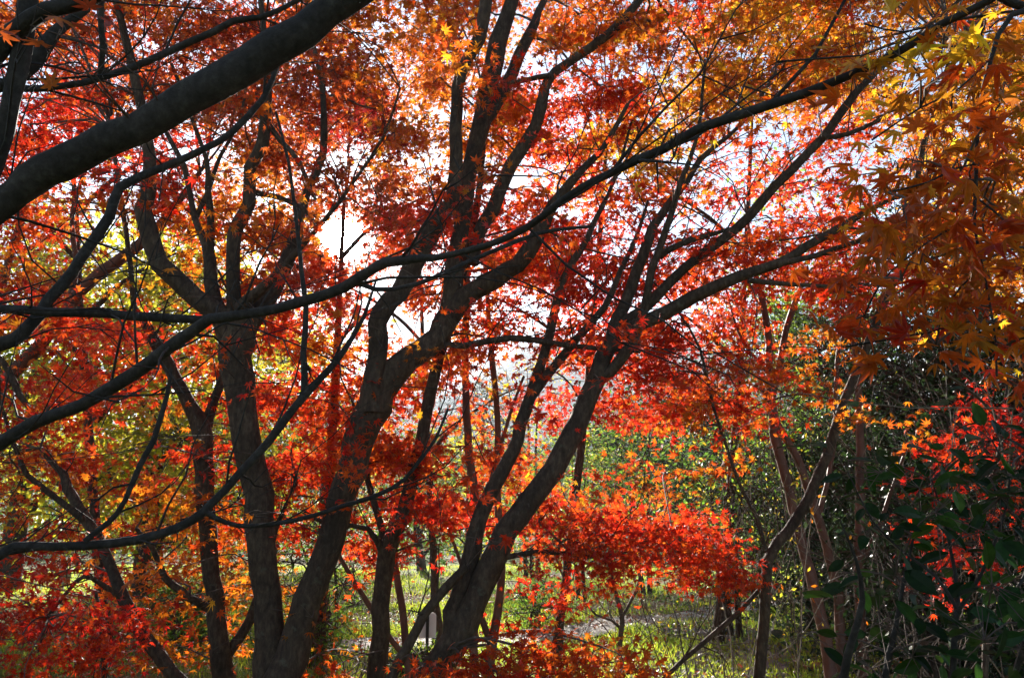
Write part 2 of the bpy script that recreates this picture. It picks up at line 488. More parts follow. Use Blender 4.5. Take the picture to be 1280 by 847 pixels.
path('G', 'branch', [(-320, 800, 34), (-120, 740, 20), (0, 692, 14), (18, 683, 13), (71, 682, 12), (142, 680, 13), (195, 669, 12), (241, 650, 12), (269, 625, 11), (298, 593, 11), (335, 552, 12), (370, 506, 12), (411, 462, 9), (430, 438, 7), (455, 395, 5), (470, 350, 3)], 3.2, 3.4)
path('G', 'branch', [(372, 506, 10), (380, 490, 9), (380, 441, 8), (383, 383, 7), (377, 338, 6), (370, 270, 5), (360, 200, 4), (345, 140, 3)], 3.38, 3.4)
path('G', 'branch', [(258, 640, 8), (283, 653, 6), (319, 657, 6), (368, 650, 6), (430, 632, 6), (489, 611, 6), (517, 586, 5), (545, 547, 4), (560, 510, 3)], 3.25, 3.4)
path('G', 'branch', [(106, 676, 9), (135, 653, 9), (156, 625, 8), (174, 582, 8), (192, 550, 7), (209, 493, 6), (214, 460, 4)], 3.25, 3.35)
path('G', 'branch', [(441, 349, 9), (470, 362, 7), (520, 356, 6), (580, 330, 6), (650, 300, 6), (690, 288, 5), (740, 283, 4)], 3.2, 3.5)
path('G', 'branch', [(0, 431, 20), (-80, 460, 22), (0, 431, 19), (27, 417, 18), (51, 390, 16), (75, 359, 15), (103, 321, 14), (137, 270, 13), (151, 233, 12), (205, 209, 10), (257, 185, 9), (291, 164, 9), (329, 123, 8), (349, 75, 5), (370, 30, 3)][1:], 3.3, 3.5)

# B : double-stemmed clump, fan of limbs at left of centre
tree('B', 'maple_tree', 'twin-stemmed maple with its left stem fanning into many upright limbs under the sun', 'tree', 5.5, M_BARK)
path('B', 'trunk', [(340, 890, 52), (337, 800, 41), (334, 742, 37), (328, 680, 38), (320, 618, 39), (310, 560, 38), (302, 510, 38), (295, 450, 44), (292, 412, 50), (290, 395, 44)], 5.5, 5.5, root=True)
path('B', 'branch', [(293, 425, 36), (280, 400, 34), (262, 385, 30), (229, 358, 27), (203, 332, 26), (190, 305, 24), (180, 262, 22), (187, 226, 18), (186, 190, 16), (180, 150, 14), (168, 90, 12), (150, 20, 9), (130, -60, 6)], 5.5, 5.2)
path('B', 'branch', [(287, 410, 24), (269, 378, 20), (262, 325, 15), (251, 292, 10), (244, 272, 8), (229, 206, 7), (205, 160, 5), (190, 110, 3)], 5.5, 5.8)
path('B', 'branch', [(263, 330, 12), (264, 282, 10), (260, 236, 8), (258, 200, 6), (240, 150, 5), (215, 80, 4)], 5.6, 5.3)
path('B', 'branch', [(244, 275, 7), (262, 235, 6), (275, 195, 5), (300, 150, 4), (310, 90, 3)], 5.7, 5.6)
path('B', 'branch', [(292, 415, 26), (292, 378, 18), (292, 296, 18), (300, 275, 18), (312, 255, 17), (312, 210, 16), (328, 178, 16), (333, 140, 14), (335, 90, 10), (330, 40, 8), (322, -40, 6)], 5.5, 5.1)
path('B', 'branch', [(297, 430, 40), (310, 408, 32), (325, 385, 24), (345, 355, 22), (360, 325, 20), (370, 295, 17), (383, 240, 12), (404, 192, 10), (402, 103, 7), (390, 51, 6), (380, -20, 5)], 5.5, 5.7)
path('B', 'branch', [(292, 400, 20), (310, 375, 18), (340, 350, 12), (375, 310, 8), (410, 270, 6), (440, 230, 5), (480, 170, 4), (500, 110, 3)], 5.45, 5.0)
path('B', 'branch', [(312, 240, 9), (345, 245, 7), (380, 262, 6), (400, 290, 4)], 5.4, 5.3)
path('B', 'branch', [(332, 150, 8), (350, 175, 7), (372, 200, 6), (395, 250, 4)], 5.3, 5.2)
path('B', 'trunk', [(352, 900, 62), (354, 847, 50), (374, 787, 40), (402, 713, 37), (423, 640, 37), (438, 590, 39), (450, 550, 42), (468, 505, 46), (480, 480, 44), (513, 448, 33), (545, 420, 32), (561, 393, 30), (568, 340, 25), (577, 284, 22), (585, 222, 22), (599, 164, 24), (612, 103, 26), (622, 51, 24), (640, 0, 18), (655, -50, 15), (675, -140, 9)], 5.4, 5.6, root=True)
path('B', 'branch', [(464, 515, 40), (468, 470, 26), (472, 424, 25), (479, 390, 26), (497, 365, 26), (520, 325, 26), (540, 290, 25), (562, 255, 21), (569, 215, 19), (569, 137, 16), (576, 90, 16), (597, 48, 17), (607, 0, 16), (612, -70, 12)], 5.4, 5.2)
path('B', 'branch', [(548, 420, 28), (582, 372, 26), (619, 347, 23), (647, 331, 22), (670, 297, 22), (688, 262, 17), (715, 225, 12), (750, 190, 8), (785, 130, 5)], 5.5, 5.2)
path('B', 'branch', [(590, 330, 18), (600, 290, 18), (614, 262, 18), (640, 205, 18), (670, 157, 16), (681, 113, 14), (694, 89, 12), (742, 58, 12), (777, 27, 11), (801, 0, 9), (850, -60, 6)], 5.5, 5.4)
path('B', 'branch', [(604, 150, 20), (619, 128, 20), (640, 92, 16), (660, 45, 14), (674, 14, 9), (690, -20, 7), (710, -80, 5)], 5.55, 5.9)
path('B', 'branch', [(690, 95, 8), (672, 96, 7), (640, 104, 6), (620, 112, 5)], 5.4, 5.5)
path('B', 'branch', [(600, 420, 0.1), (556, 430, 8), (580, 432, 9), (640, 422, 9), (700, 430, 8), (760, 436, 6), (800, 440, 4)][1:], 5.5, 5.0)

# H : V-shaped trunk left of the clump
tree('H', 'maple_tree', 'slim maple forking into a V beside the twin-stemmed maple', 'tree', 6.6, M_BARK)
path('H', 'trunk', [(280, 880, 32), (277, 830, 27), (270, 770, 23), (264, 724, 22), (258, 636, 24), (254, 570, 24), (253, 535, 25), (236, 506, 18), (219, 475, 17), (199, 434, 16), (181, 403, 13), (168, 383, 8), (164, 338, 7), (157, 287, 7), (148, 230, 6), (140, 160, 4)], 6.6, 6.4, root=True)
path('H', 'branch', [(254, 550, 18), (262, 518, 15), (268, 500, 14), (278, 470, 12), (288, 430, 10), (300, 390, 7)], 6.6, 6.9)
path('H', 'branch', [(262, 760, 12), (246, 752, 10), (227, 738, 10), (205, 720, 9), (191, 685, 7), (170, 660, 5)], 6.6, 6.2)
path('H', 'branch', [(278, 830, 16), (290, 809, 14), (312, 774, 12), (330, 720, 8), (345, 660, 6), (372, 600, 4)], 6.6, 6.9)

# I : leaning stem at the lower left
tree('I', 'maple_tree', 'thin leaning maple at the lower left with bright red leaves at its foot', 'tree', 6.0, M_BARK)
path('I', 'trunk', [(245, 880, 20), (216, 841, 17), (177, 791, 17), (156, 752, 16), (142, 717, 14), (131, 689, 13), (117, 664, 14), (99, 636, 14), (85, 611, 13), (81, 593, 11), (67, 582, 7), (50, 560, 4)], 6.0, 6.3, root=True)
path('I', 'branch', [(102, 648, 10), (96, 643, 9), (60, 614, 8), (35, 593, 7), (23, 568, 6), (12, 540, 5), (0, 500, 4)], 6.1, 5.8)
path('I', 'branch', [(128, 780, 0), (150, 745, 8), (125, 728, 7), (105, 720, 6), (85, 738, 5), (60, 770, 4)][1:], 6.0, 5.6)
path('I', 'branch', [(131, 847, 8), (128, 800, 8), (126, 770, 6), (120, 740, 4)], 6.1, 5.9)
path('I', 'branch', [(48, 525, 5), (80, 525, 0)][:1] + [(24, 492, 8), (10, 462, 8), (0, 448, 7), (-30, 420, 6)], 6.0, 6.0)

# J : reddish bough far left
tree('J', 'maple_tree', 'maple with a sloping red-brown bough among the yellow leaves at far left', 'tree', 8.2, M_RED)
path('J', 'trunk', [(-120, 800, 26), (-90, 650, 24), (-50, 540, 21), (0, 482, 18), (27, 455, 17), (62, 417, 16), (86, 380, 16), (130, 338, 16), (178, 304, 14), (215, 262, 10), (250, 215, 6)], 8.2, 8.0, root=True)
path('J', 'branch', [(-50, 540, 16), (-20, 440, 12), (10, 330, 10), (40, 230, 8), (60, 140, 6), (80, 40, 4)], 8.2, 8.6)
path('J', 'branch', [(86, 380, 10), (95, 330, 8), (90, 270, 6), (110, 200, 5)], 8.1, 8.2)

# C : straight trunk behind the right stem of B
tree('C', 'maple_tree', 'upright maple with a straight bare stem left of the small white sign', 'tree', 6.5, M_BARK)
path('C', 'trunk', [(468, 880, 28), (470, 847, 26), (476, 760, 22), (484, 689, 24), (503, 646, 20), (520, 582, 18), (527, 550, 17), (537, 493, 16), (551, 441, 14), (570, 380, 12), (588, 300, 10), (600, 230, 8), (606, 150, 6)], 6.5, 6.5, root=True)
path('C', 'branch', [(486, 692, 14), (472, 640, 9), (460, 600, 8), (455, 560, 6), (440, 500, 4)], 6.5, 6.8)
path('C', 'branch', [(482, 700, 12), (460, 660, 7), (410, 655, 5), (380, 640, 4)], 6.5, 6.2)

# E : big leaning maple right of centre
tree('E', 'maple_tree', 'large maple leaning right from the middle with spreading limbs', 'tree', 5.0, M_BARK)
path('E', 'trunk', [(520, 880, 44), (538, 847, 38), (566, 802, 37), (598, 745, 36), (620, 689, 34), (648, 646, 32), (676, 611, 30), (708, 561, 28), (736, 492, 26), (756, 448, 24), (768, 407, 20), (780, 383, 18), (797, 338, 16), (811, 297, 14), (824, 272, 12), (860, 225, 9), (875, 199, 8), (928, 154, 5), (970, 90, 4)], 5.0, 5.2, root=True)
path('E', 'branch', [(560, 812, 20), (566, 765, 22), (577, 735, 24), (591, 689, 24), (598, 653, 22), (612, 618, 20), (641, 565, 18), (652, 530, 17), (664, 495, 16), (691, 461, 12), (718, 427, 11), (756, 383, 9), (776, 338, 7), (794, 300, 6), (810, 250, 4)], 5.0, 5.4)
path('E', 'branch', [(660, 505, 15), (674, 462, 13), (688, 417, 12), (701, 355, 10), (729, 308, 8), (742, 280, 7), (770, 220, 5), (790, 150, 3)], 5.25, 5.6)
path('E', 'branch', [(745, 475, 16), (763, 465, 14), (787, 434, 14), (804, 393, 11), (814, 338, 10), (830, 297, 9), (850, 230, 7), (872, 170, 5), (880, 90, 4)], 5.1, 4.8)
path('E', 'branch', [(764, 420, 20), (800, 405, 18), (868, 371, 17), (924, 345, 15), (972, 330, 14), (1010, 307, 12), (1062, 277, 9), (1110, 250, 6), (1160, 235, 4)], 5.1, 4.6)
path('E', 'branch', [(772, 408, 16), (800, 390, 15), (837, 352, 13), (875, 319, 12), (920, 287, 13), (969, 232, 13), (1025, 176, 12), (1047, 146, 12), (1070, 116, 10), (1100, 86, 8), (1140, 50, 6), (1200, 0, 4)], 5.1, 5.0)
path('E', 'branch', [(972, 330, 9), (1020, 320, 7), (1075, 300, 6), (1120, 295, 4)], 4.75, 4.6)
path('E', 'branch', [(935, 350, 8), (1000, 356, 6), (1040, 358, 5), (1064, 366, 3)], 4.8, 4.9)
path('E', 'branch', [(825, 320, 9), (850, 305, 8), (890, 292, 6), (925, 283, 4)], 5.0, 5.1)
path('E', 'branch', [(610, 705, 12), (630, 697, 8), (676, 689, 7), (719, 694, 6), (768, 694, 5), (800, 680, 4), (840, 660, 3)], 5.0, 5.3)
path('E', 'branch', [(1028, 172, 8), (1060, 168, 6), (1100, 150, 4)], 5.0, 5.0)
path('E', 'branch', [(478, 880, 15), (488, 847, 14), (510, 809, 14), (531, 767, 12), (556, 735, 12), (583, 708, 11)], 4.9, 4.95)

# D : thin red poles behind the middle
tree('D', 'crape_myrtle', 'smooth red-stemmed small tree of straight thin poles behind the middle trunks', 'tree', 8.0, M_RED)
path('D', 'trunk', [(593, 850, 13), (593, 780, 12), (593, 690, 12), (593, 618, 11), (585, 555, 10), (581, 461, 9), (583, 383, 8), (586, 300, 6), (590, 220, 4)], 7.6, 8.0, root=True)
path('D', 'trunk', [(612, 830, 14), (618, 790, 13), (625, 745, 11), (627, 700, 10), (622, 620, 9), (622, 560, 8), (621, 510, 8), (614, 434, 8), (610, 375, 6), (606, 300, 4)], 8.0, 8.2, root=True)
path('D', 'trunk', [(512, 860, 9), (510, 830, 9), (503, 760, 9), (494, 703, 9), (488, 650, 6)], 7.4, 7.6, root=True)
path('D', 'branch', [(504, 818, 7), (480, 785, 7), (464, 760, 7), (427, 699, 6), (410, 660, 4)], 7.4, 7.2)
path('D', 'branch', [(594, 660, 8), (610, 615, 7), (622, 570, 6), (640, 510, 4), (655, 470, 3)], 7.7, 7.7)
path('D', 'branch', [(612, 800, 9), (590, 740, 7), (575, 700, 5), (560, 660, 3)], 8.0, 8.1)

# K : dark stem at right
tree('K', 'maple_tree', 'dark crooked maple stem slanting up into the orange leaves at right', 'tree', 6.0, M_BARK)
path('K', 'trunk', [(948, 880, 20), (950, 847, 18), (954, 772, 16), (961, 700, 17), (985, 662, 18), (1010, 622, 17), (1032, 570, 16), (1055, 502, 15), (1074, 457, 14), (1089, 420, 14), (1107, 371, 13), (1122, 345, 11), (1132, 300, 10), (1145, 230, 9), (1154, 185, 8), (1168, 140, 6), (1190, 60, 5)], 6.0, 5.6, root=True)
path('K', 'branch', [(961, 705, 10), (957, 685, 8), (946, 648, 7), (924, 603, 6), (909, 560, 5), (890, 502, 5), (875, 435, 4), (845, 386, 3), (815, 350, 3)], 6.0, 5.6)
path('K', 'branch', [(1120, 350, 8), (1150, 330, 6), (1180, 318, 5), (1230, 300, 4)], 5.7, 5.4)
path('K', 'branch', [(800, 875, 7), (830, 847, 7), (875, 806, 8), (920, 768, 8), (954, 731, 6)], 5.8, 6.0)

# L : crape myrtle poles at right
tree('L', 'crape_myrtle', 'smooth red-barked clump of bare poles in front of the dark evergreens', 'tree', 9.0, M_RED)
path('L', 'trunk', [(1040, 850, 17), (1032, 794, 16), (1017, 734, 15), (1002, 678, 14), (987, 614, 13), (969, 547, 13), (963, 480, 11), (961, 431, 10), (954, 379, 9), (946, 350, 7), (938, 300, 5), (930, 250, 3)], 8.2, 9.0, root=True)
path('L', 'trunk', [(1052, 830, 14), (1051, 790, 13), (1047, 742, 13), (1032, 678, 12), (1017, 630, 11), (995, 570, 10), (978, 540, 8), (960, 500, 6), (948, 470, 4)], 8.4, 8.6, root=True)
path('L', 'trunk', [(1080, 850, 15), (1074, 734, 14), (1075, 640, 13), (1075, 547, 11), (1072, 480, 8), (1068, 430, 7), (1062, 370, 5), (1056, 310, 3)], 8.4, 8.8, root=True)
path('L', 'branch', [(1022, 650, 8), (1030, 620, 6), (1036, 595, 6), (1043, 547, 6), (1045, 490, 6), (1048, 440, 5), (1058, 410, 4), (1070, 380, 3)], 8.5, 8.7)
path('L', 'branch', [(965, 500, 8), (972, 470, 8), (983, 412, 8), (998, 367, 7), (1010, 340, 4)], 8.9, 9.0)
path('L', 'branch', [(1078, 700, 7), (1098, 660, 6), (1112, 620, 5), (1130, 570, 4)], 8.5, 8.3)
path('L', 'branch', [(964, 470, 6), (930, 430, 4), (915, 390, 3), (905, 350, 2)], 8.9, 9.2)

# P : sapling under the arching red spray
tree('P', 'maple_sapling', 'thin dark forked sapling standing on the grass right of the middle', 'tree', 8.6, M_TWIG)
path('P', 'trunk', [(775, 812, 6), (776, 790, 7), (778, 768, 7), (766, 726, 5), (765, 692, 4), (770, 650, 3)], 8.6, 8.4, root=True)
path('P', 'branch', [(779, 768, 5), (784, 760, 4), (795, 737, 4), (806, 704, 3), (820, 670, 3)], 8.6, 8.4)
path('P', 'branch', [(776, 785, 5), (765, 775, 3), (745, 768, 3), (725, 745, 2)], 8.6, 8.4)

# mid-distance maples that carry the far foliage
def mid(key, label, px, d, top, bark=M_BARK, w=16, lean=0):
    tree(key, 'maple_tree', label, 'tree', d, bark)
    b = G(px, 0 + 650 + 1600 / d)
    pts = [(px, 650 + 1250 / d, w), (px + lean * .3, 640, w * .85), (px + lean * .7, (640 + top) / 2, w * .6), (px + lean, top, w * .3)]
    path(key, 'trunk', pts, d, d, root=True)
    for k in range(5):
        t = .25 + .14 * k
        x0 = px + lean * t; y0 = 640 + (top - 640) * t
        s = (-1) ** k
        path(key, 'branch', [(x0, y0, w * (.6 - .06 * k)), (x0 + s * 40, y0 - 40, w * .35), (x0 + s * 100, y0 - 75, w * .2), (x0 + s * 160, y0 - 90, w * .1)], d, d + rng.normal() * 1.2)
mid('Q1', 'orange maple standing between the red bough and the V-forked maple', 130, 10.5, 180, lean=-40)
mid('Q2', 'red maple of layered sprays behind the twin-stemmed maple', 400, 10.0, 250, lean=30)
mid('Q3', 'orange-red maple of low sprays behind the upright bare stem', 545, 11.0, 330, lean=-20, w=12)
mid('Q4', 'scarlet maple behind the leaning maple, red against the sky', 700, 9.5, 150, lean=60, w=13)
mid('Q5', 'fiery red maple behind the bare red poles at right', 900, 11.0, 150, lean=40, w=14)
mid('Q6', 'small vivid red maple glowing behind the camellia leaves', 1230, 5.4, 470, lean=30, w=10)
mid('Q7', 'amber maple above the dark evergreens in the upper right', 1170, 9.0, -20, lean=60, w=16)

# M : near tree outside the right edge, big orange leaves
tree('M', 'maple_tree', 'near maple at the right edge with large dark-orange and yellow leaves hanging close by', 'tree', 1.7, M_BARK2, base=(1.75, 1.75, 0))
path('M', 'trunk', [(1680, 1300, 90), (1670, 800, 84), (1640, 400, 76), (1560, 150, 60), (1420, 40, 34), (1290, 12, 14), (1240, -8, 11), (1170, -40, 7)], 1.75, 1.7)
path('M', 'branch', [(1330, 10, 10), (1265, 18, 7), (1238, 75, 6), (1223, 150, 5), (1220, 225, 5), (1218, 280, 4), (1227, 326, 3), (1238, 382, 3), (1244, 424, 2), (1246, 470, 2)], 1.65, 1.6)
path('M', 'branch', [(1220, 205, 3), (1190, 212, 2.5), (1160, 228, 2), (1110, 240, 2)], 1.6, 1.55)
path('M', 'branch', [(1218, 275, 3), (1180, 290, 2.5), (1130, 325, 2.5), (1100, 355, 2), (1080, 395, 1.5)], 1.6, 1.65)
path('M', 'branch', [(1218, 245, 3), (1250, 270, 2.5), (1290, 310, 2), (1330, 340, 2)], 1.6, 1.5)
path('M', 'branch', [(1241, 70, 3), (1200, 110, 2.5), (1150, 135, 2), (1090, 175, 1.5)], 1.63, 1.7)
path('M', 'branch', [(1300, 15, 5), (1261, 15, 4), (1190, 26, 3.5), (1130, 40, 2.5), (1080, 30, 2)], 1.7, 1.8)
path('M', 'branch', [(1230, 330, 2.5), (1200, 360, 2), (1180, 390, 2), (1170, 430, 1.5)], 1.6, 1.7)

for t in TREES.values():
    t['N'] = np.concatenate(t['nodes']); t['NR'] = np.concatenate(t['nr'])

# ------------------------------------------------------------------ foliage sprays
SUNPX = (430.0, 298.0)
# openings in the canopy through which low sun reaches the sprays that shine in the photograph
BEAMS = [(P(1150, 92, 1.7), .13, .35), (P(50, 765, 5.3), .40, .8), (P(835, 650, 5.2), .42, .8), (P(1225, 560, 5.2), .25, .6)]
def in_beam(C):
    out = np.zeros(len(C), bool)
    for o, r, t0 in BEAMS:
        q = C - o; t = q @ SUN
        out |= (t > t0) & (np.linalg.norm(q - t[:, None] * SUN, axis=1) < r)
    return out
def spray(t, c, rx, rz, n, pal, size, tmpl, pal2=None, p2=0.0, mat=0, droop=.3, tilt=.75, per=9, twig=1.0, ry=None):
    """one flattened spray of foliage: a branching twig system from the nearest limb, leaves in pairs round its nodes"""
    K = max(3, int(n / per))
    c = np.asarray(c, float)
    ry = rx if ry is None else ry
    arms = max(2, int(K ** .5))
    aa = rng.random(arms) * 2 * math.pi
    a = aa[rng.integers(0, arms, K)] + rng.normal(size=K) * .16
    rr = rng.random(K) ** .65
    off = np.stack([np.cos(a) * rr * rx, np.sin(a) * rr * ry, rng.normal(size=K) * rz * .32 + rz * .45 * np.sin(a * 2 + rr * 3) - droop * rr ** 2 * rx * .5], 1)
    nodes = c + off
    nodes[:, 2] = np.maximum(nodes[:, 2], .18)
    # keep the opening in the canopy through which the sun shines
    x, y = project(nodes)
    ds = np.hypot(x - SUNPX[0], y - SUNPX[1])
    ds = np.where(in_beam(nodes), 0, ds)
    nodes = nodes[(ds > 30) | (rng.random(K) < 0.0)]
    if len(nodes) < 2: return
    N, NR = t['N'], t['NR']
    dd = np.linalg.norm(N - c, axis=1) + np.where(NR > .05, .25, 0) + np.maximum(0, N[:, 2] - c[2]) * .5
    j = int(np.argmin(dd)); A = N[j]
    order = np.argsort(np.linalg.norm(nodes - A, axis=1)); nodes = nodes[order]
    K = len(nodes)
    par = np.full(K, -1); plen = np.zeros(K)
    plen[0] = np.linalg.norm(nodes[0] - A)
    for i in range(1, K):
        q = np.linalg.norm(nodes[:i] - nodes[i], axis=1) + .25 * plen[:i]
        b = int(np.argmin(q)); par[i] = b
        plen[i] = plen[b] + np.linalg.norm(nodes[b] - nodes[i])
    cnt = np.ones(K)
    for i in range(K - 1, 0, -1): cnt[par[i]] += cnt[i]
    rad = twig * .00105 * cnt ** .5 + .0007 * twig
    mb = t['crown']
    # carrier limb from the tree to the spray
    L = np.linalg.norm(nodes[0] - A)
    m1 = A + (nodes[0] - A) * .35 + np.array([*(rng.normal(size=2) * .08), .10]) * L
    m2 = A + (nodes[0] - A) * .7 + np.array([*(rng.normal(size=2) * .06), .07]) * L
    cp = catmull(np.stack([A, m1, m2, nodes[0]]), .12)
    r0 = min(max(rad[0] * 1.6, .003), max(NR[j] * .8, .003))
    mb.tube(cp, np.linspace(r0, rad[0], len(cp)), 5, 1, cap=False)
    if K > 1:
        i = np.arange(1, K); pa, pb = nodes[par[i]], nodes[i]
        mid_ = (pa + pb) / 2 + rng.normal(size=pa.shape) * .06 * np.linalg.norm(pb - pa, axis=1)[:, None] + np.array([0, 0, .02])
        mb.sticks(pa, mid_, rad[i] * 1.15, rad[i], 1)
        mb.sticks(mid_, pb, rad[i], rad[i] * .8, 1)
    # leaves
    cl = rng.integers(0, K, n)
    dirn = nodes - np.where(par[:, None] >= 0, nodes[par], A)
    dirn /= np.linalg.norm(dirn, axis=1)[:, None] + 1e-9
    spread = size * 1.0
    C = nodes[cl] + rng.normal(size=(n, 3)) * np.array([spread, spread, spread * .32]) + dirn[cl] * (rng.random((n, 1)) - .3) * size * 2.2
    C[:, 2] = np.maximum(C[:, 2], .06)
    x, y = project(C)
    ds = np.hypot(x - SUNPX[0], y - SUNPX[1])
    keep = (ds > 22) & (rng.random(n) < np.clip((ds - 12) / 30, 0, 1))
    keep &= ~in_beam(C)
    C, cl = C[keep], cl[keep]; n = len(C)
    if n == 0: return
    Nn = np.array([0, 0, 1.0]) + rng.normal(size=(n, 3)) * tilt
    H = dirn[cl] + rng.normal(size=(n, 3)) * .7 + np.array([0, 0, -.25])
    npal = len(PAL[pal])
    col = pcol(pal, n, pick=int(rng.integers(npal)))
    if pal2:
        w = rng.random(n) < p2
        col[w] = pcol(pal2, int(w.sum()))
    sz = size * (1 + .22 * rng.normal(size=n)).clip(.5, 1.5)
    tl = tmpl if isinstance(tmpl, list) else [tmpl]
    which = rng.integers(0, len(tl), n)
    for q, tm in enumerate(tl):
        w = which == q
        if w.any(): mb.leaves(C[w], Nn[w], H[w], sz[w], col[w], tm, mat)

def nearest(c, keys):
    best = None
    for k in keys:
        t = TREES[k]
        d = np.min(np.linalg.norm(t['N'] - c, axis=1))
        if best is None or d < best[0]: best = (d, k)
    return TREES[best[1]]

FRONT = ['G', 'B', 'H', 'I', 'C', 'E', 'K', 'Q6']
BACK = ['J', 'Q1', 'Q2', 'Q3', 'Q4', 'Q5', 'Q7', 'B', 'E', 'H', 'C', 'I']
GRID = [
 "m7 m8 m8 m9 m8 o8 o8 o8 o8 o8 o8 a8 a9 a8 a7 a7",
 "r7 m7 m7 m8 m9 m9 o7 o7 s8 s8 a8 a9 o7 a8 a7 a7",
 "r7 r6 r6 o6 m8 d8 o8 o7 r7 a8 a7 s5 r3 s6 a7 a7",
 "s7 o4 s7 o7 o8 m8 s8 s8 s7 s7 s6 r3 r3 s7 a7 a7",
 "s7 o1 G2 o5 s8 s8 s8 s8 r8 r8 s8 s8 s8 s7 a6 a6",
 "s7 r6 s5 s6 s6 o6 s8 o6 s8 r8 s8 s7 o3 .0 .0 a2",
 "s7 s7 o3 r2 r8 s8 s8 y2 r6 r7 s8 s6 .0 .0 .0 r3",
 "o3 s7 s5 r2 r8 s8 s8 s7 y1 r3 o4 .0 .0 .0 r1 r2",
 "o2 s6 o6 o5 s6 s7 r7 r7 s6 .0 .0 .0 .0 .0 r1 r1",
 "r6 s3 o7 o5 o3 .0 .0 r1 r2 .0 .0 .0 .0 .0 .0 .0",
 "r6 r4 o1 o3 .0 o1 .0 .0 .0 .0 .0 .0 .0 .0 .0 .0",
]
CW, CH = 80.0, 77.0
DENSE = 2.3
def cell(px, py, pal, dens):
    cov = min(.93, dens / 10.0 * 1.02)
    need = -math.log(1 - cov) * CW * CH           # leaf pixels wanted
    near = rng.uniform(4.3, 5.6)
    parts = [(FRONT, near, .12 if py < 330 else .07), (FRONT, rng.uniform(5.9, 7.4), .40), (BACK, rng.uniform(7.0, 9.5), .28), (BACK, rng.uniform(8.5, 12.0), .24)]
    for keys, d, share in parts:
        x = px + rng.uniform(-.5, .5) * CW; y = py + rng.uniform(-.45, .45) * CH
        if y > 680: d = min(d, (EYE - .45) / ((y - 650) / F))
        c = P(x, y, d)
        size = .088 if d < 7 else .10
        leafpx = .30 * (size * F / cam_depth(x, y, d)) ** 2 * .5 / DENSE
        n = int(need * share / leafpx)
        if n < 4: continue
        rx = 62 * d / F * rng.uniform(.85, 1.25)
        t = nearest(c, keys)
        p2 = {'r': ('s', .25), 's': ('r', .2), 'o': ('a', .35), 'a': ('y', .22), 'm': ('s', .2), 'd': ('o', .25), 'y': ('o', .3), 'G': ('a', .3)}[pal]
        spray(t, c, rx, .13 * d / 6 * rng.uniform(.6, 1.5), n, pal, size, T7V if d < 6.5 else T5V, p2[0], p2[1])
for r_, row in enumerate(GRID):
    for c_, tok in enumerate(row.split()):
        if tok[0] == '.' or tok[1] == '0': continue
        cell((c_ + .5) * CW, (r_ + .5) * CH, tok[0], int(tok[1]))
# the crowns go on above and beside the frame
for c_ in range(-2, 18, 1):
    for r_ in (-1, -2):
        cell((c_ + .5) * CW, (r_ + .5) * CH, random.choice('mosa'), 5 if r_ == -1 else 4)
for r_ in range(0, 9):
    for c_ in (-1, -2): cell((c_ + .5) * CW, (r_ + .5) * CH, random.choice('sro'), 5)
    if r_ < 6:
        for c_ in (16, 17): cell((c_ + .5) * CW, (r_ + .5) * CH, random.choice('ao'), 5)

# arching layered sprays that read one by one
def feature(key, px, py, d, rxp, rzp, n, pal, size=.06, pal2='s', p2=.3, droop=.5):
    n = int(n * .62); size *= 1.3; rzp *= 1.5
    spray(TREES[key], P(px, py, d), rxp * d / F, rzp * d / F, n, pal, size, T7V, pal2, p2, droop=droop, ry=rxp * d / F * .7)
for px, py, rx, n in ((690, 640, 45, 260), (740, 655, 60, 420), (800, 655, 65, 520), (850, 675, 60, 520), (890, 695, 50, 420), (925, 715, 34, 200), (760, 690, 55, 260), (830, 705, 55, 260), (880, 660, 40, 220), (700, 700, 50, 110), (720, 730, 50, 90), (790, 735, 50, 60)):
    feature('E', px, py, 5.2 + rng.uniform(-.4, .5), rx, 16, int(n * 1.7), 's', .052, 'r', .35 if px < 800 else .15)
for px, py, rx, n in ((600, 830, 45, 220), (660, 815, 50, 300), (720, 815, 55, 330), (780, 830, 45, 200), (560, 850, 50, 200), (690, 850, 70, 300)):
    feature('E', px, py, 4.6 + rng.uniform(-.4, .3), rx, 14, int(n * 1.4), 's', .055, 'o', .3)
for px, py, rx, n in ((400, 840, 40, 90), (350, 850, 50, 90), (440, 850, 40, 60)):
    feature('C', px, py, 5.4, rx, 10, n, 'o', .06)
for px, py, rx, n in ((960, 455, 55, 170), (1020, 478, 55, 170), (1080, 505, 45, 110), (1120, 530, 35, 60), (900, 470, 50, 190), (850, 520, 50, 190)):
    feature('K', px, py, 5.6 + rng.uniform(-.4, .5), rx, 13, n, 'o', .058, 'a', .35)
for px, py, rx, n in ((1150, 595, 45, 130), (1225, 560, 60, 260), (1260, 525, 50, 220), (1180, 660, 40, 120), (1220, 690, 45, 150), (1200, 750, 40, 80), (1270, 610, 40, 90), (1250, 640, 40, 90), (1280, 560, 50, 200), (1160, 700, 30, 60)):
    feature('Q6', px, py, 5.2 + rng.uniform(-.4, .4), rx, 12, n, 'r', .058, 's', .2)
for px, py, rx, n in ((20, 760, 60, 300), (60, 740, 50, 260), (90, 800, 60, 330), (40, 820, 60, 300), (150, 790, 45, 160), (120, 770, 40, 200), (0, 800, 60, 200)):
    feature('I', px, py, 5.3 + rng.uniform(-.4, .4), rx, 14, n, 'r', .058, 's', .25)
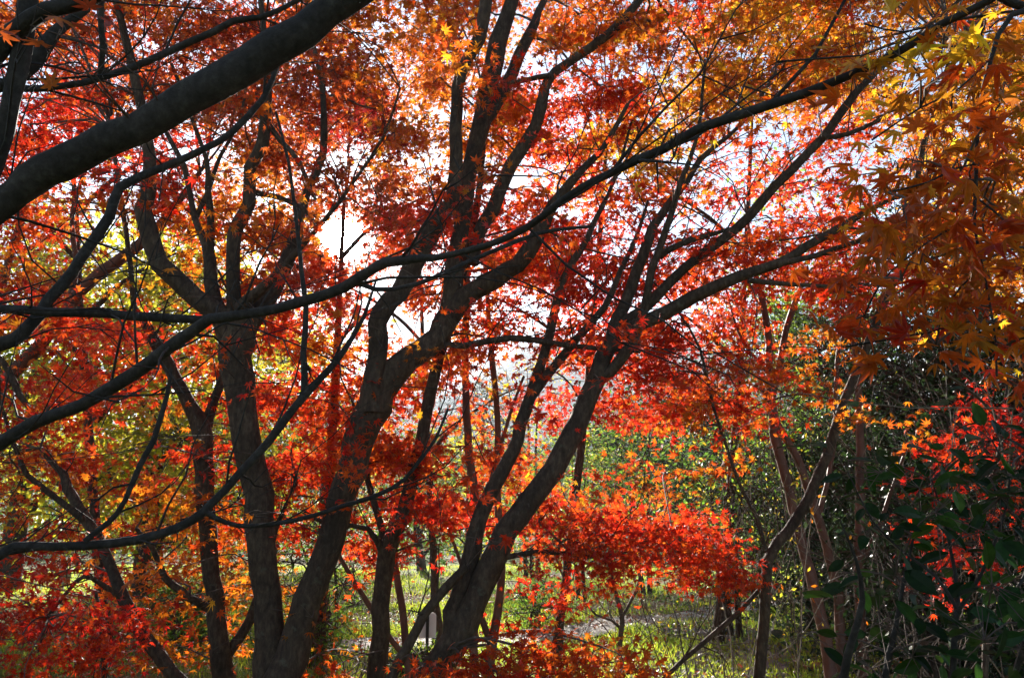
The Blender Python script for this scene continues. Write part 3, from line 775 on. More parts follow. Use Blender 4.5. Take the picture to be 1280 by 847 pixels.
# hanging big leaves of the near tree at right
for px, py, n, pal in ((1120, 60, 8, 'y'), (1165, 80, 8, 'y'), (1200, 50, 8, 'y'), (1240, 40, 8, 'a'), (1126, 128, 4, 'y'), (1160, 115, 5, 'y'), (1190, 140, 9, 'a'), (1240, 110, 9, 'a'), (1270, 150, 9, 'o'), (1140, 200, 10, 'o'), (1190, 210, 10, 'o'), (1245, 205, 10, 'o'), (1285, 240, 9, 'a'), (1120, 270, 10, 'o'), (1170, 275, 11, 'o'), (1220, 270, 11, 'o'), (1265, 300, 11, 'o'), (1090, 330, 9, 'o'), (1140, 330, 10, 'o'), (1190, 340, 11, 'o'), (1240, 350, 11, 'o'), (1285, 370, 11, 'o'), (1100, 400, 9, 'o'), (1150, 395, 7, 'o'), (1205, 400, 11, 'o'), (1250, 405, 11, 'o'), (1275, 440, 11, 'o'), (1330, 300, 14, 'o'), (1340, 160, 14, 'a'), (1330, 420, 14, 'o'), (1320, 60, 12, 'a'), (1240, 250, 8, 'a'), (1150, 240, 7, 'a')):
    d = rng.uniform(1.45, 2.1)
    spray(TREES['M'], P(px, py, d), 38 * d / F, .035, int(n * 2.6), pal, .072, THV, ('s' if rng.random() < .5 else 'a') if pal == 'o' else 'o', .4, tilt=.7, per=4, twig=.6, mat=0)
# a few large brown leaves hanging close at the upper left
for px, py, n in ((62, 38, 2), (110, 20, 3), (40, 20, 3)):
    spray(TREES['A'], P(px, py, 1.55), .04, .02, n, 'm', .085, TH, None, 0, per=1, twig=.6)

def side_twigs(mb, sp, key):
    n = len(sp)
    seg = np.linalg.norm(np.diff(sp[:, :3], axis=0), axis=1)
    L = seg.sum()
    thin = sp[:, 3] < .035
    for i in range(2, n - 1):
        if not thin[i] or sp[i, 2] > 7 or rng.random() > seg[i - 1] / .17: continue
        t_ = sp[i, :3] - sp[i - 1, :3]; t_ /= np.linalg.norm(t_) + 1e-9
        d = t_ * .7 + rng.normal(size=3) * .6 + np.array([0, 0, .25]); d /= np.linalg.norm(d)
        ln = rng.uniform(.25, .95); r = min(sp[i, 3] * .45, .0055)
        p = sp[i, :3].copy(); pts = [p.copy()]
        m = 6
        for k in range(m):
            d = d + rng.normal(size=3) * .2 + np.array([0, 0, .05]); d /= np.linalg.norm(d)
            p = p + d * ln / m; pts.append(p.copy())
            if k > 0 and rng.random() < .55:
                e = d + rng.normal(size=3) * .55; e /= np.linalg.norm(e)
                l2 = ln * rng.uniform(.2, .45)
                q1 = p + e * l2 * .5 + rng.normal(size=3) * .02; q2 = q1 + (e + rng.normal(size=3) * .3) * l2 * .5
                mb.tube(np.array([p, q1, q2]), [r * .55, r * .4, .0008], 4, cap=False)
        mb.tube(np.array(pts), np.linspace(r, .0009, m + 1), 4, cap=False)

for t in TREES.values():
    root = thing(t['name'], t['label'], t['cat'], t['base'], t['group'])
    for part, sp in t['paths']:
        mb = MB()
        big = sp[:, 3].max() > .03
        mb.tube(sp[:, :3], sp[:, 3], 14 if big else 7, 0, wob=.035 if big else .02)
        if t['key'] in 'ABCEGHIKP' : side_twigs(mb, sp, t['key'])
        mb.build(part, t['bark'], root, t['base'])
    if t['crown'].n:
        t['crown'].build('crown', [M_NEAR if t['key'] in 'AM' else M_LEAF, M_TWIG], root, t['base'])

# ------------------------------------------------------------------ setting: ground, path, hill
def pnoise(x, y):
    return (np.sin(x * 1.7 + 2.1 * np.sin(y * .9)) + np.sin(y * 2.3 + 1.7 * np.sin(x * 1.1)) + .5 * np.sin(x * 5.1 + y * 3.7)) / 2.5

def ground_mat():
    m, n, l = new_mat('ground')
    out = n.new('ShaderNodeOutputMaterial'); pb = n.new('ShaderNodeBsdfPrincipled')
    pb.inputs['Roughness'].default_value = .95; pb.inputs['Specular IOR Level'].default_value = .1
    tcn = n.new('ShaderNodeTexCoord')
    def noise(s, d=8):
        q = n.new('ShaderNodeTexNoise'); q.inputs['Scale'].default_value = s; q.inputs['Detail'].default_value = d
        l.new(tcn.outputs['Object'], q.inputs['Vector']); return q.outputs['Fac']
    def ramp(f, *st):
        c = n.new('ShaderNodeValToRGB'); e = c.color_ramp.elements
        e[0].position, e[0].color = st[0][0], (*st[0][1], 1); e[1].position, e[1].color = st[-1][0], (*st[-1][1], 1)
        for p, k in st[1:-1]:
            x = e.new(p); x.color = (*k, 1)
        l.new(f, c.inputs['Fac']); return c.outputs['Color']
    grass = ramp(noise(9), (.3, (.06, .10, .018)), (.5, (.11, .16, .026)), (.72, (.19, .20, .04)))
    dirt = ramp(noise(26), (.3, (.06, .045, .03)), (.5, (.15, .105, .06)), (.7, (.26, .17, .085)))
    mask = ramp(noise(.55, 4), (.46, (0, 0, 0)), (.56, (1, 1, 1)))
    mx = n.new('ShaderNodeMixRGB'); l.new(mask, mx.inputs['Fac']); l.new(grass, mx.inputs['Color1']); l.new(dirt, mx.inputs['Color2'])
    l.new(mx.outputs[0], pb.inputs['Base Color'])
    bp = n.new('ShaderNodeBump'); bp.inputs['Distance'].default_value = .05; bp.inputs['Strength'].default_value = .7
    l.new(noise(34), bp.inputs['Height']); l.new(bp.outputs[0], pb.inputs['Normal'])
    l.new(pb.outputs[0], out.inputs['Surface'])
    return m
def sheet(xs, ys, hf):
    X, Y = np.meshgrid(xs, ys, indexing='ij')
    Z = np.vectorize(hf)(X, Y)
    nx, ny = X.shape
    i, j = np.meshgrid(np.arange(nx - 1), np.arange(ny - 1), indexing='ij'); i, j = i.ravel(), j.ravel()
    return np.stack([X, Y, Z], -1).reshape(-1, 3), np.stack([i * ny + j, (i + 1) * ny + j, (i + 1) * ny + j + 1, i * ny + j + 1], 1)
def axis(lo, hi, near, step):
    a = np.arange(-near, near + step, step)
    return np.concatenate([np.linspace(lo, -near - 2, 14), a, np.linspace(near + 2, hi, 14)])
mb = MB(); v, f = sheet(axis(-900, 900, 30, .6), np.concatenate([np.linspace(-300, -12, 8), np.arange(-10, 50, .6), np.linspace(52, 900, 24)]), hground)
mb.add(v, f, smooth=True); tag(mb.build('ground', ground_mat()), kind='structure')

M_PATH = surf_mat('path_gravel', (.16, .145, .13), (.34, .31, .28), scale=14, bump=.5, bscale=60)
mb = MB()
ctr = catmull(np.array([G(380, 812), G(560, 806), G(660, 799), G(760, 787), G(870, 770), G(960, 756), G(1100, 742), G(1300, 728)]), .4)
V = []
for i, p in enumerate(ctr):
    t_ = ctr[min(i + 1, len(ctr) - 1)] - ctr[max(i - 1, 0)]; nn = np.array([-t_[1], t_[0], 0]); nn /= np.linalg.norm(nn)
    for s in np.linspace(-1, 1, 5):
        q = p + nn * s * (.55 + .1 * math.sin(i * .7 + s)); q[2] = hground(q[0], q[1]) + .02
        V.append(q)
n_ = len(ctr)
mb.add(np.array(V), [[i * 5 + j, i * 5 + j + 1, (i + 1) * 5 + j + 1, (i + 1) * 5 + j] for i in range(n_ - 1) for j in range(4)], smooth=True)
tag(mb.build('path', M_PATH), kind='structure')

M_HILL = surf_mat('hill_forest', (.03, .045, .022), (.075, .085, .035), scale=.08, bump=1.0, bscale=.25, rough=1, c3=(.12, .085, .035))
def hhill(x, y):
    a = math.exp(-((y - 420) / 130) ** 2)
    b = 72 + 22 * math.sin(x * .009 + .6) + 9 * math.sin(x * .031) + 4 * math.sin(x * .083 + y * .05) + 2.5 * math.sin(x * .33 + 2 * math.sin(y * .21)) * math.sin(y * .29)
    return a * b - 2
mb = MB(); v, f = sheet(np.arange(-520, 521, 6), np.arange(240, 620, 6), hhill)
mb.add(v, f, smooth=True); tag(mb.build('hill', M_HILL), kind='structure')

# the air: everything stands in one thin haze
HAZE = .0005
hz = bpy.data.materials.new('haze'); hz.use_nodes = True
hn, hl = hz.node_tree.nodes, hz.node_tree.links
hn.clear()
ho = hn.new('ShaderNodeOutputMaterial'); hv = hn.new('ShaderNodeVolumePrincipled')
hv.inputs['Density'].default_value = HAZE
hv.inputs['Color'].default_value = (.80, .88, 1.0, 1)
hv.inputs['Anisotropy'].default_value = .45
hl.new(hv.outputs[0], ho.inputs['Volume'])
mb = MB(); mb.box((-950, -350, -6), (950, 950, 125))
tag(mb.build('haze', hz), 'thin pale haze filling the air between the trees and the hill', None, None, 'stuff')

# ------------------------------------------------------------------ ground cover (nobody could count it)
def ground_pts(n, pxr, pyr, keep=None):
    px = rng.uniform(*pxr, n); py = 1 / rng.uniform(1 / pyr[1], 1 / pyr[0], n)
    c, s = math.cos(PITCH), math.sin(PITCH)
    u, v = (px - CX) / F, (CY - py) / F
    dz = s + v * c; dy = c - v * s; k = -EYE / dz
    return np.stack([u * k, dy * k], 1)
def scatter_area(n, x0, x1, y0, y1):
    return np.stack([rng.uniform(x0, x1, n), rng.uniform(y0, y1, n)], 1)
def hg(xy): return np.array([hground(a, b) for a, b in xy])
# on the path keep clear
def path_dist(xy):
    return np.min(np.linalg.norm(xy[:, None] - ctr[None, ::2, :2], axis=2), axis=1)
# grass blades, thicker toward the lit lawn
xy = np.concatenate([scatter_area(70000, -7, 8, 8.5, 16), scatter_area(50000, -16, 12, 15, 30)])
dens = pnoise(xy[:, 0] * .8, xy[:, 1] * .6) + .2
litter_band = np.exp(-((xy[:, 1] - 14.5) / 1.2) ** 2) * .6
xy = xy[(rng.random(len(xy)) < np.clip(dens * 1.3 - litter_band + .55, .08, 1)) & (path_dist(xy) > .55)]
n = len(xy)
Cc = np.column_stack([xy, hg(xy) + .045])
Hh = np.array([0, 0, 1.0]) + rng.normal(size=(n, 3)) * .45
Nn = rng.normal(size=(n, 3)) * np.array([1, 1, .1])
gcol = np.array([(.36, .47, .035), (.50, .50, .05), (.24, .36, .03)])[rng.integers(0, 3, n)] * rng.uniform(.7, 1.2, (n, 1))
mb = MB(); mb.leaves(Cc, Nn, Hh, rng.uniform(.09, .2, n) * np.where(xy[:, 1] < 10.5, .6, 1), gcol, (TQ[0] * np.array([1, .17, 1]), TQ[1]))
tag(mb.build('grass', M_GRASS), 'short yellow-green grass blades on the sunlit lawn', None, None, 'stuff')
# fallen leaves
xy = np.concatenate([scatter_area(12000, -8, 8, 12.5, 18), scatter_area(5000, -8, 8, 7.5, 13), scatter_area(6000, -16, -3, 9, 22)])
n = len(xy); Cc = np.column_stack([xy, hg(xy) + rng.uniform(.02, .08, n)])
lc = np.array([(.40, .20, .07), (.34, .13, .05), (.48, .30, .12), (.42, .08, .03), (.28, .16, .08), (.5, .38, .16)])[rng.integers(0, 6, n)] * rng.uniform(.6, 1.2, (n, 1))
mb = MB(); mb.leaves(Cc, np.array([0, 0, 1.0]) + rng.normal(size=(n, 3)) * .45, rng.normal(size=(n, 3)), rng.uniform(.06, .11, n), lc, T5)
tag(mb.build('leaf_litter', M_LITTER), 'brown and tan fallen leaves covering the ground beyond the trunks', None, None, 'stuff')
# gravel stones by the right-hand stem
xy = np.array([G(a, b)[:2] for a, b in zip(rng.uniform(810, 985, 900), rng.uniform(790, 860, 900))])
n = len(xy)
ico = np.array([(1, 0, 0), (-1, 0, 0), (0, 1, 0), (0, -1, 0), (0, 0, .7), (0, 0, -.7), (.6, .6, .4), (-.6, .6, .4), (.6, -.6, .4), (-.6, -.6, .4)])
icof = [(4, 0, 6), (4, 6, 2), (4, 2, 7), (4, 7, 1), (4, 1, 9), (4, 9, 3), (4, 3, 8), (4, 8, 0), (0, 5, 2), (2, 5, 1), (1, 5, 3), (3, 5, 0), (0, 2, 6), (2, 1, 7), (1, 3, 9), (3, 0, 8)]
a = rng.random(n) * 6.28; s = rng.uniform(.025, .07, n)
V = ico[None] * s[:, None, None] * rng.uniform(.7, 1.3, (n, 1, 3)) * (1 + .15 * rng.normal(size=(n, 10, 1)))
V = np.stack([V[..., 0] * np.cos(a)[:, None] - V[..., 1] * np.sin(a)[:, None], V[..., 0] * np.sin(a)[:, None] + V[..., 1] * np.cos(a)[:, None], V[..., 2]], -1)
V += np.column_stack([xy, hg(xy) + .015])[:, None]
mb = MB(); mb.add(V.reshape(-1, 3), ((np.arange(n) * 10)[:, None, None] + np.array(icof)[None]).reshape(-1, 3))
M_STONE = surf_mat('grey_stone', (.12, .125, .13), (.28, .28, .28), scale=10, bump=.3)
tag(mb.build('gravel', M_STONE), 'loose grey stones on the ground at the foot of the dark crooked stem', None, None, 'stuff')

# ------------------------------------------------------------------ background trees and shrubs
def bg_tree(name, label, cat, px, d, z0, z1, rad, pal, n, size, tmpl, mat, bark=M_BARK, trunk_r=.14, blobs=9, group=None, pal2=None, p2=.2, flat=.6, tilt=.9, trunks=1, cspread=.55):
    b = P(px, 650, d); base = (b[0], d, hground(b[0], d))
    root = thing(name, label, cat, base, group)
    crown = MB()
    cen = []
    for k in range(blobs):
        t = (k + .5) / blobs
        z = z0 + (z1 - z0) * t
        rr = rad * (math.sin(math.pi * min(1, .18 + .78 * t)) ** .7)
        a = k * 2.4 + rng.random()
        cen.append(np.array([base[0] + math.cos(a) * rr * cspread, base[1] + math.sin(a) * rr * cspread, z]))
    tops = []
    for q in range(trunks):
        tm = MB()
        ox = (q - (trunks - 1) / 2) * trunk_r * 3
        pts = np.array([[base[0] + ox, base[1], base[2] - .2, trunk_r * 1.5], [base[0] + ox, base[1], base[2] + .15, trunk_r * 1.15], [base[0] + ox * 1.4 + rng.normal() * .1, base[1] + rng.normal() * .1, z0 + (z1 - z0) * .3, trunk_r * .7], [base[0] + ox * 2 + rng.normal() * .2, base[1], z0 + (z1 - z0) * .9, trunk_r * .12]])
        sp = catmull(pts, .3)
        tm.tube(sp[:, :3], sp[:, 3], 9, wob=.04)
        for c in cen[q::trunks]:
            hj = min(range(len(sp)), key=lambda i: abs(sp[i][2] - max(base[2] + .3, c[2] - rad * .35)))
            A = sp[hj]
            lp = catmull(np.stack([A[:3], (A[:3] + c) / 2 + np.array([0, 0, .1 * rad]), c]), .25)
            tm.tube(lp, np.linspace(A[3] * .6, .012, len(lp)), 5, cap=False)
        tm.build('trunk', bark, root, base)
    per = n // blobs
    for c in cen:
        m = max(3, per // 14)
        sub = c + rng.normal(size=(m, 3)) * np.array([1, 1, flat]) * rad * .34
        sub[:, 2] = np.maximum(sub[:, 2], base[2] + .1)
        crown.sticks(np.repeat(c[None], m, 0), sub, np.full(m, .010), np.full(m, .004), 1)
        ix = rng.integers(0, m, per)
        C = sub[ix] + rng.normal(size=(per, 3)) * rad * .11
        C[:, 2] = np.maximum(C[:, 2], base[2] + .04)
        col = pcol(pal, per, .3, int(rng.integers(3)))
        if pal2:
            w = rng.random(per) < p2; col[w] = pcol(pal2, int(w.sum()))
        crown.leaves(C, np.array([0, 0, .7]) + rng.normal(size=(per, 3)) * tilt, rng.normal(size=(per, 3)) + np.array([0, 0, -.3]), size * rng.uniform(.6, 1.3, per), col, tmpl)
    crown.build('crown', [mat, M_TWIG], root, base)
    return root
YG = 'broadleaf trees turning yellow behind the maples'
bg_tree('broadleaf_tree', 'stout-trunked tree with yellow-green leaves standing on the lawn at far left', 'tree', 20, 19, 2.4, 8.5, 3.2, 'G', 11000, .15, TQ, M_BROAD, trunk_r=.26, pal2='Y', p2=.3)
bg_tree('broadleaf_tree', 'yellow-green tree filling the gap behind the V-forked maple', 'tree', 185, 17, 1.6, 7.4, 2.8, 'G', 14000, .17, TQ, M_BROAD, trunk_r=.2, pal2='Y', p2=.4)
bg_tree('small_tree', 'low clear-yellow tree glowing beside the V-forked maple', 'tree', 205, 21, .9, 2.6, 1.3, 'Y', 2800, .12, TQ, M_BROAD, trunk_r=.08, pal2='y', p2=.3, blobs=6)
bg_tree('broadleaf_tree', 'olive and yellow tree far behind the sunlit gap left of the twin stems', 'tree', 345, 31, 2.5, 8.5, 3.4, 'G', 9000, .18, TQ, M_BROAD, trunk_r=.2, pal2='p', p2=.3)
bg_tree('pine_tree', 'dark pine behind the red sprays between the twin stems', 'tree', 405, 27, 1.0, 6.0, 2.4, 'p', 4600, .26, (TQ[0] * np.array([1, .18, 1]), TQ[1]), M_EVER, trunk_r=.15)
bg_tree('pine_tree', 'blue-green pine seen between the red poles in the middle', 'tree', 598, 36, 3.2, 7.6, 2.3, 'p', 3600, .34, (TQ[0] * np.array([1, .16, 1]), TQ[1]), M_EVER, trunk_r=.16)
bg_tree('small_tree', 'thin tree with sparse clear-yellow leaves behind the red poles', 'tree', 665, 24, 1.8, 6.6, 1.9, 'Y', 900, .09, TQ, M_BROAD, trunk_r=.06, pal2='y', p2=.5, trunks=3)
bg_tree('small_tree', 'yellow-leaved bush-like tree low behind the middle trunks', 'tree', 590, 22, .8, 4.0, 1.7, 'Y', 1300, .11, TQ, M_BROAD, trunk_r=.06, pal2='G', p2=.4, trunks=2)
bg_tree('evergreen_tree', 'dark round evergreen at the far lawn edge behind the white sign', 'tree', 528, 27, .5, 4.6, 1.5, 'g', 2600, .14, TQ, M_EVER, trunk_r=.14, pal2='Y', p2=.25)
bg_tree('shrub', 'sunlit bright green bush behind the leaning maple', 'shrub', 725, 17, .7, 3.4, 1.3, 'b', 3600, .085, TOV, M_BROAD, trunk_r=.04, trunks=2, pal2='G', p2=.2)
bg_tree('shrub', 'taller leafy green bush right of the leaning maple', 'shrub', 805, 18, 1.0, 4.2, 1.7, 'g', 4200, .09, TOV, M_BROAD, trunk_r=.05, trunks=2)
bg_tree('evergreen_tree', 'dark evergreen behind the right-hand green bushes', 'tree', 850, 21, .8, 5.2, 2.4, 'e', 8000, .14, TQ, M_EVER, trunk_r=.12)
bg_tree('bamboo_clump', 'feathery light-green bamboo-like clump behind the bare red poles', 'bamboo', 1020, 13.5, 1.2, 5.4, 1.5, 'b', 8000, .15, TLANCE, M_BROAD, trunk_r=.03, trunks=4, tilt=.6, bark=M_DRY, blobs=12)
bg_tree('shrub', 'olive bush with scattered yellow leaves left of the bare red poles', 'shrub', 905, 11.5, .5, 2.9, 1.2, 'g', 2600, .07, TOV, M_BROAD, trunk_r=.04, trunks=3, pal2='Y', p2=.25)
bg_tree('broadleaf_tree', 'tall pale-green tree showing through the sky gap at upper right', 'tree', 1010, 20, 6.5, 10.8, 1.8, 'b', 1500, .13, TQ, M_BROAD, trunk_r=.12, pal2='G', p2=.4)
EV = 'dark evergreens along the right'
bg_tree('evergreen_shrub', 'tall dark evergreen with glinting leaves behind the slanting maple stem', 'shrub', 1110, 11.5, .5, 4.6, 1.6, 'e', 11000, .085, TOV, M_EVER, trunk_r=.08, trunks=2, blobs=12, group=EV)
bg_tree('evergreen_shrub', 'broad near-black evergreen behind the glowing red sprays', 'shrub', 1220, 10.0, .4, 4.2, 1.7, 'e', 11000, .085, TOV, M_EVER, trunk_r=.08, trunks=2, blobs=12, group=EV)
bg_tree('evergreen_shrub', 'low dark evergreen at the foot of the bare red poles', 'shrub', 1010, 12.5, .3, 2.7, 1.6, 'e', 8000, .085, TOV, M_EVER, trunk_r=.06, trunks=2, blobs=10, group=EV)
bg_tree('evergreen_shrub', 'dark evergreen at the right edge behind the camellia', 'shrub', 1330, 9.0, .3, 4.0, 1.7, 'e', 8000, .09, TOV, M_EVER, trunk_r=.08, trunks=2, blobs=10, group=EV)
bg_tree('evergreen_shrub', 'low evergreen filling the shade under the right-hand maples', 'shrub', 1150, 8.6, .2, 1.7, 1.2, 'e', 6500, .08, TOV, M_EVER, trunk_r=.05, trunks=3, blobs=9, group=EV)
bg_tree('evergreen_tree', 'tall dark tree behind the amber maple in the right distance', 'tree', 1190, 17, 2.0, 8.5, 2.6, 'e', 5200, .13, TQ, M_EVER, trunk_r=.15)
bg_tree('shrub', 'brown-green twiggy bush left of the upright bare stem', 'shrub', 415, 12.5, .3, 1.7, 1.0, 'g', 1900, .06, TOV, M_BROAD, trunk_r=.03, trunks=4, pal2='a', p2=.25)
bg_tree('shrub', 'small green bush on the ground behind the left stems', 'shrub', 230, 10.6, .1, .7, .7, 'g', 1500, .07, TOV, M_BROAD, trunk_r=.02, trunks=3, blobs=6)
bg_tree('shrub', 'low green bush on the ground between the twin stems', 'shrub', 395, 9.6, .08, .55, .6, 'g', 1200, .06, TOV, M_BROAD, trunk_r=.02, trunks=3, blobs=6)
bg_tree('shrub', 'low bush of fine dark leaves in front of the white sign', 'shrub', 515, 9.2, .04, .2, .45, 'e', 1100, .05, TOV, M_BROAD, trunk_r=.02, trunks=3, blobs=6, pal2='g', p2=.4)
bg_tree('shrub', 'small dark green clump beside the path', 'shrub', 668, 12.6, .1, .7, .6, 'g', 1100, .06, TOV, M_BROAD, trunk_r=.02, trunks=3, blobs=6)
# trees far across the lawn
FAR = [(-150, 62, 9, 'p', 'grey-green'), (-30, 55, 8, 'G', 'olive'), (70, 70, 10, 'g', 'mid-green'), (150, 52, 6.5, 'a', 'rusty'), (250, 66, 9, 'G', 'yellow-olive'), (330, 58, 7, 'p', 'blue-green'),
       (430, 62, 7, 'Y', 'yellow'), (500, 75, 9, 'g', 'green'), (560, 56, 6.5, 'G', 'pale olive'), (640, 64, 7, 'g', 'rounded green'), (700, 80, 9.5, 'p', 'dusky green'), (760, 60, 8, 'G', 'yellowish'), (830, 66, 9, 'g', 'broad green'),
       (900, 54, 8, 'p', 'dull green'), (970, 70, 11, 'G', 'tall olive'), (1060, 58, 10, 'g', 'tall green'), (1160, 62, 11, 'p', 'dark'), (1280, 56, 10, 'g', 'leafy green'), (1400, 60, 10, 'p', 'shady green')]
WHERE = ['beyond the left edge', 'behind the bench', 'left of the V-forked maple', 'under the sloping red bough', 'behind the V-forked maple', 'behind the fanned stem', 'between the twin stems', 'left of the upright stem', 'right of the upright stem', 'behind the red poles', 'behind the leaning maple', 'over the bright green bush', 'right of the leaning maple', 'left of the crooked stem', 'behind the bamboo-like clump', 'behind the bare red poles', 'behind the dark evergreens', 'behind the camellia', 'beyond the right edge']
for (px, d, h, pal, look), wh in zip(FAR, WHERE):
    bg_tree('distant_tree', look + ' distant tree across the lawn, ' + wh, 'tree', px, d, h * .18, h, h * .42, pal, 2000, .42, TQ, M_BROAD, trunk_r=.2, blobs=10, group='distant trees across the lawn')
# clipped hedge along the far edge of the lawn
hb = G(800, 697); hbase = (hb[0], hb[1], 0)
hroot = thing('hedge', 'long low green hedge along the far edge of the lawn', 'hedge', hbase)
mb = MB(); n = 26000
C = np.column_stack([rng.uniform(-46, 46, n), hb[1] + rng.normal(size=n) * .4, np.abs(rng.normal(size=n)) * .15 + rng.uniform(.05, 1.85, n)])
mb.leaves(C, rng.normal(size=(n, 3)), rng.normal(size=(n, 3)), rng.uniform(.14, .26, n), pcol('g', n), TQ)
mb.build('foliage', M_BROAD, hroot, hbase)
mb = MB()
for x in np.arange(-45, 46, 1.6): mb.tube(np.array([[x, hb[1], -.1], [x + .1, hb[1], .5], [x - .1, hb[1], 1.0]]), [.05, .035, .01], 5)
mb.build('stem', M_BARK, hroot, hbase)

# ------------------------------------------------------------------ bare twiggy shrubs
def bare_shrub(label, px, py, d, h, n, spread, mat=M_DRY, r0=.007, group='bare twiggy shrubs under the maples', leafpal=None):
    b = G(px, py) if d is None else np.array([P(px, 650, d)[0], d, 0.0])
    base = (b[0], b[1], hground(b[0], b[1]))
    root = thing('bare_shrub', label, 'shrub', base, group)
    def grow(mb, p, dr, L, r, depth):
        pts = [p]
        for k in range(5):
            dr = dr + rng.normal(size=3) * .16 + np.array([0, 0, .03]); dr = dr / np.linalg.norm(dr)
            p = p + dr * L / 5; p[2] = max(p[2], .03); pts.append(p.copy())
            if depth and rng.random() < .75:
                d2 = dr + rng.normal(size=3) * .6; d2 /= np.linalg.norm(d2)
                grow(mb, p.copy(), d2, L * rng.uniform(.4, .65), r * .6, depth - 1)
        mb.tube(np.array(pts), np.linspace(r, r * .35, 6), 5, cap=False)
        tips.append(pts[-1])
    tips = []
    for k in range(n):
        mb = MB()
        a = rng.random() * 6.28
        dr = np.array([math.cos(a) * spread, math.sin(a) * spread, 1.0]); dr /= np.linalg.norm(dr)
        grow(mb, np.array(base) + np.array([math.cos(a) * .05, math.sin(a) * .05, -.03]), dr, h * rng.uniform(.75, 1.15), r0 * rng.uniform(.7, 1.2), 2)
        mb.build('stem', mat, root, base)
    if leafpal:
        mb = MB(); tp = np.array(tips); m = len(tp)
        ix = rng.integers(0, m, int(m * 1.2)); k = len(ix)
        mb.leaves(tp[ix] + rng.normal(size=(k, 3)) * .04, rng.normal(size=(k, 3)), rng.normal(size=(k, 3)), rng.uniform(.03, .06, k), pcol(leafpal, k), TOV)
        mb.build('foliage', M_BROAD, root, base)
bare_shrub('bare dark shrub of thin arching stems right of the forked sapling', 850, 0, 7.4, 1.5, 4, .35, M_TWIG)
bare_shrub('bare shrub of wiry stems left of the forked sapling', 735, 0, 7.8, 1.2, 3, .5, M_TWIG)
bare_shrub('twiggy shrub with few yellow leaves left of the crooked dark stem', 905, 0, 7.2, 1.6, 6, .4, M_DRY, leafpal='Y')
bare_shrub('pale twiggy thicket between the crooked stem and the red poles', 1000, 0, 6.4, 1.7, 4, .4, M_DRY, leafpal='a')
bare_shrub('dense pale twigs in front of the rightmost red pole', 1110, 0, 6.2, 1.9, 5, .5, M_TWIG)
bare_shrub('tall pale twigs at the right edge among the red sprays', 1220, 0, 5.8, 2.3, 5, .45, M_DRY)
bare_shrub('thin bare shrub between the twin maple and the upright stem', 440, 0, 8.2, 1.1, 5, .6, M_TWIG)
bare_shrub('tall wispy bare shrub before the bamboo-like clump', 985, 0, 10.5, 3.6, 6, .22, M_DRY, .012, leafpal='Y')
bare_shrub('tall wispy bare shrub before the dark evergreens', 1150, 0, 9.2, 3.2, 7, .25, M_DRY, .011)

# ------------------------------------------------------------------ camellia, near right
cb = np.array([P(1200, 650, 2.1)[0], 2.1, 0.0]); cbase = (cb[0], cb[1], hground(cb[0], cb[1]))
croot = thing('camellia_shrub', 'dark glossy broad-leaved camellia close by at the lower right', 'shrub', cbase)
cstem = [[(1191, 1300, 12), (1191, 900, 9), (1193, 795, 8), (1197, 752, 7), (1193, 710, 5), (1180, 650, 3), (1165, 600, 2)],
         [(1185, 1250, 9), (1110, 900, 9), (1108, 837, 9), (1116, 800, 8), (1123, 763, 6), (1135, 700, 4), (1150, 640, 2)],
         [(1180, 1200, 9), (1060, 900, 10), (1056, 840, 10), (1065, 800, 9), (1078, 750, 7), (1070, 700, 4), (1050, 650, 2)],
         [(1196, 765, 6), (1225, 720, 4), (1250, 660, 3), (1262, 600, 2), (1240, 550, 2)],
         [(1192, 800, 6), (1240, 770, 5), (1280, 720, 4), (1300, 640, 2)],
         [(1196, 760, 5), (1170, 720, 4), (1130, 690, 3), (1090, 650, 2), (1060, 590, 2)],
         [(1195, 1000, 9), (1260, 860, 8), (1290, 780, 6), (1320, 680, 4), (1330, 580, 2)]]
tips = []
for i, s in enumerate(cstem):
    d0 = 2.1 + .12 * math.sin(i * 2.1); d1 = 2.1 + .35 * math.sin(i * 1.7 + 1)
    k = len(s)
    pts = [[*P(x, y, d0 + (d1 - d0) * j / (k - 1)), w / 2 * cam_depth(x, y, d0) / F] for j, (x, y, w) in enumerate(s)]
    pts = np.array(pts)
    pts[:, 2] = np.maximum(pts[:, 2], -.1)
    sp = catmull(pts, .05); sp[:, 3] = np.maximum(sp[:, 3], .0018)
    mb = MB(); mb.tube(sp[:, :3], sp[:, 3], 8, wob=.03)
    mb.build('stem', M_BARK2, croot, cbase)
    tips.append(sp[len(sp) // 3:, :3])
tips = np.concatenate(tips)
mb = MB()
want = [(1240, 550, 26), (1275, 570, 22), (1100, 590, 12), (1060, 575, 8), (1150, 610, 14), (1200, 600, 16), (1250, 620, 22), (1170, 640, 14), (1230, 660, 16), (1280, 660, 18), (1090, 660, 10), (1060, 715, 5), (1190, 680, 12), (1120, 720, 8), (1160, 730, 10), (1240, 730, 14), (1280, 740, 16), (1100, 780, 8), (1180, 790, 12), (1230, 800, 14), (1275, 810, 16), (1140, 820, 10), (1090, 835, 8), (1200, 850, 14), (1320, 620, 24), (1320, 760, 24), (1010, 790, 3), (1070, 815, 6)]
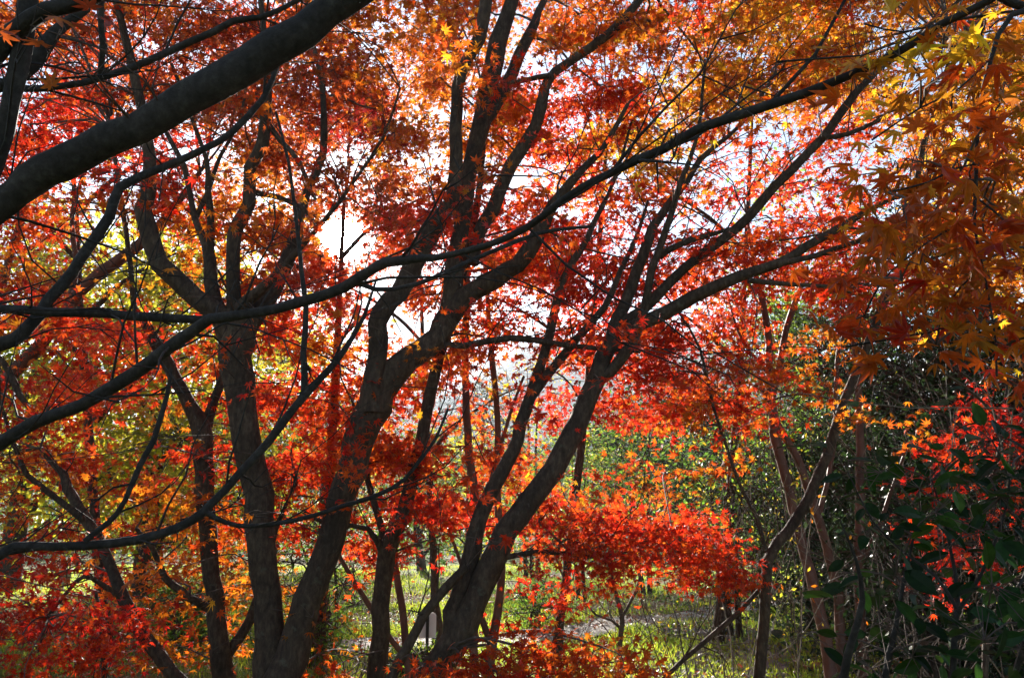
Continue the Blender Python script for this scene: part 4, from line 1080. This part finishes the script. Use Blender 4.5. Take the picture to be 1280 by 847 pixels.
for px, py, n in want:
    c = P(px, py, rng.uniform(1.85, 2.5))
    A = tips[np.argmin(np.linalg.norm(tips - c, axis=1))]
    mm = (A + c) / 2 + np.array([0, 0, .02])
    mb.tube(catmull(np.stack([A, mm, c]), .04), np.linspace(.0028, .0015, len(catmull(np.stack([A, mm, c]), .04))), 5, 1, cap=False)
    C = c + rng.normal(size=(n, 3)) * np.array([.075, .09, .055])
    mb.sticks(np.repeat(c[None], n, 0), C, np.full(n, .0014), np.full(n, .001), 1)
    Hd = (C - c) / .08 + rng.normal(size=(n, 3)) * .5 + np.array([0, 0, -.2])
    mb.leaves(C + Hd / np.linalg.norm(Hd, axis=1)[:, None] * .035, np.array([0, -.35, .9]) + rng.normal(size=(n, 3)) * .5, Hd, rng.uniform(.045, .085, n), pcol('c', n), TOV2)
mb.build('crown', [M_CAM, M_TWIG], croot, cbase)

# ------------------------------------------------------------------ sign and bench
M_WHITE = surf_mat('white_board', (.76, .77, .80), (.84, .85, .87), scale=5, bump=.05, rough=.5)
M_POST = surf_mat('dark_post', (.02, .02, .018), (.05, .045, .04), scale=20, bump=.2)
sb = P(534, 797, 9.9); sg = hground(sb[0], 9.9)
k = cam_depth(534, 790, 9.9) / F
sroot = thing('garden_sign', 'small white board on a dark post, seen from behind on the grass', 'sign', (sb[0], 9.9, sg))
w, hh, zb = 21 * k / 2, 30 * k, sb[2]
mb = MB()                                     # board with rounded top corners
pr = [(-w, 0), (w, 0), (w, hh - .03), (w - .012, hh - .01), (w - .035, hh), (-w + .035, hh), (-w + .012, hh - .01), (-w, hh - .03)]
V = [(sb[0] + a, 9.92, zb + b) for a, b in pr] + [(sb[0] + a, 9.932, zb + b) for a, b in pr]
m_ = len(pr)
for i in range(m_):
    mb.add([V[i], V[(i + 1) % m_], V[m_ + (i + 1) % m_], V[m_ + i]], [[0, 1, 2, 3]])
mb.add(V[:m_], [list(range(m_))]); mb.add(V[m_:], [list(range(m_))[::-1]])
mb.build('board', M_WHITE, sroot, (sb[0], 9.9, sg))
mb = MB(); mb.box((sb[0] - .017, 9.885, sg - .15), (sb[0] + .017, 9.917, zb + hh * .96))
mb.build('post', M_POST, sroot, (sb[0], 9.9, sg))

bp_ = G(104, 729)
M_WOOD = surf_mat('weathered_wood', (.22, .17, .12), (.4, .33, .26), scale=8, bump=.3, stretch=(.4, 3, 3))
M_CONC = surf_mat('concrete', (.25, .24, .22), (.4, .38, .36), scale=9, bump=.3)
broot = thing('bench', 'low backless park bench on the sunlit lawn at far left', 'bench', tuple(bp_))
mb = MB()
for i in range(4): mb.box((bp_[0] - .75, bp_[1] - .22 + i * .115, bp_[2] + .40), (bp_[0] + .75, bp_[1] - .12 + i * .115, bp_[2] + .45))
mb.build('seat', M_WOOD, broot, tuple(bp_))
for s in (-1, 1):
    mb = MB(); mb.box((bp_[0] + s * .5 - .06, bp_[1] - .18, bp_[2] - .1), (bp_[0] + s * .5 + .06, bp_[1] + .18, bp_[2] + .397))
    mb.build('leg', M_CONC, broot, tuple(bp_))
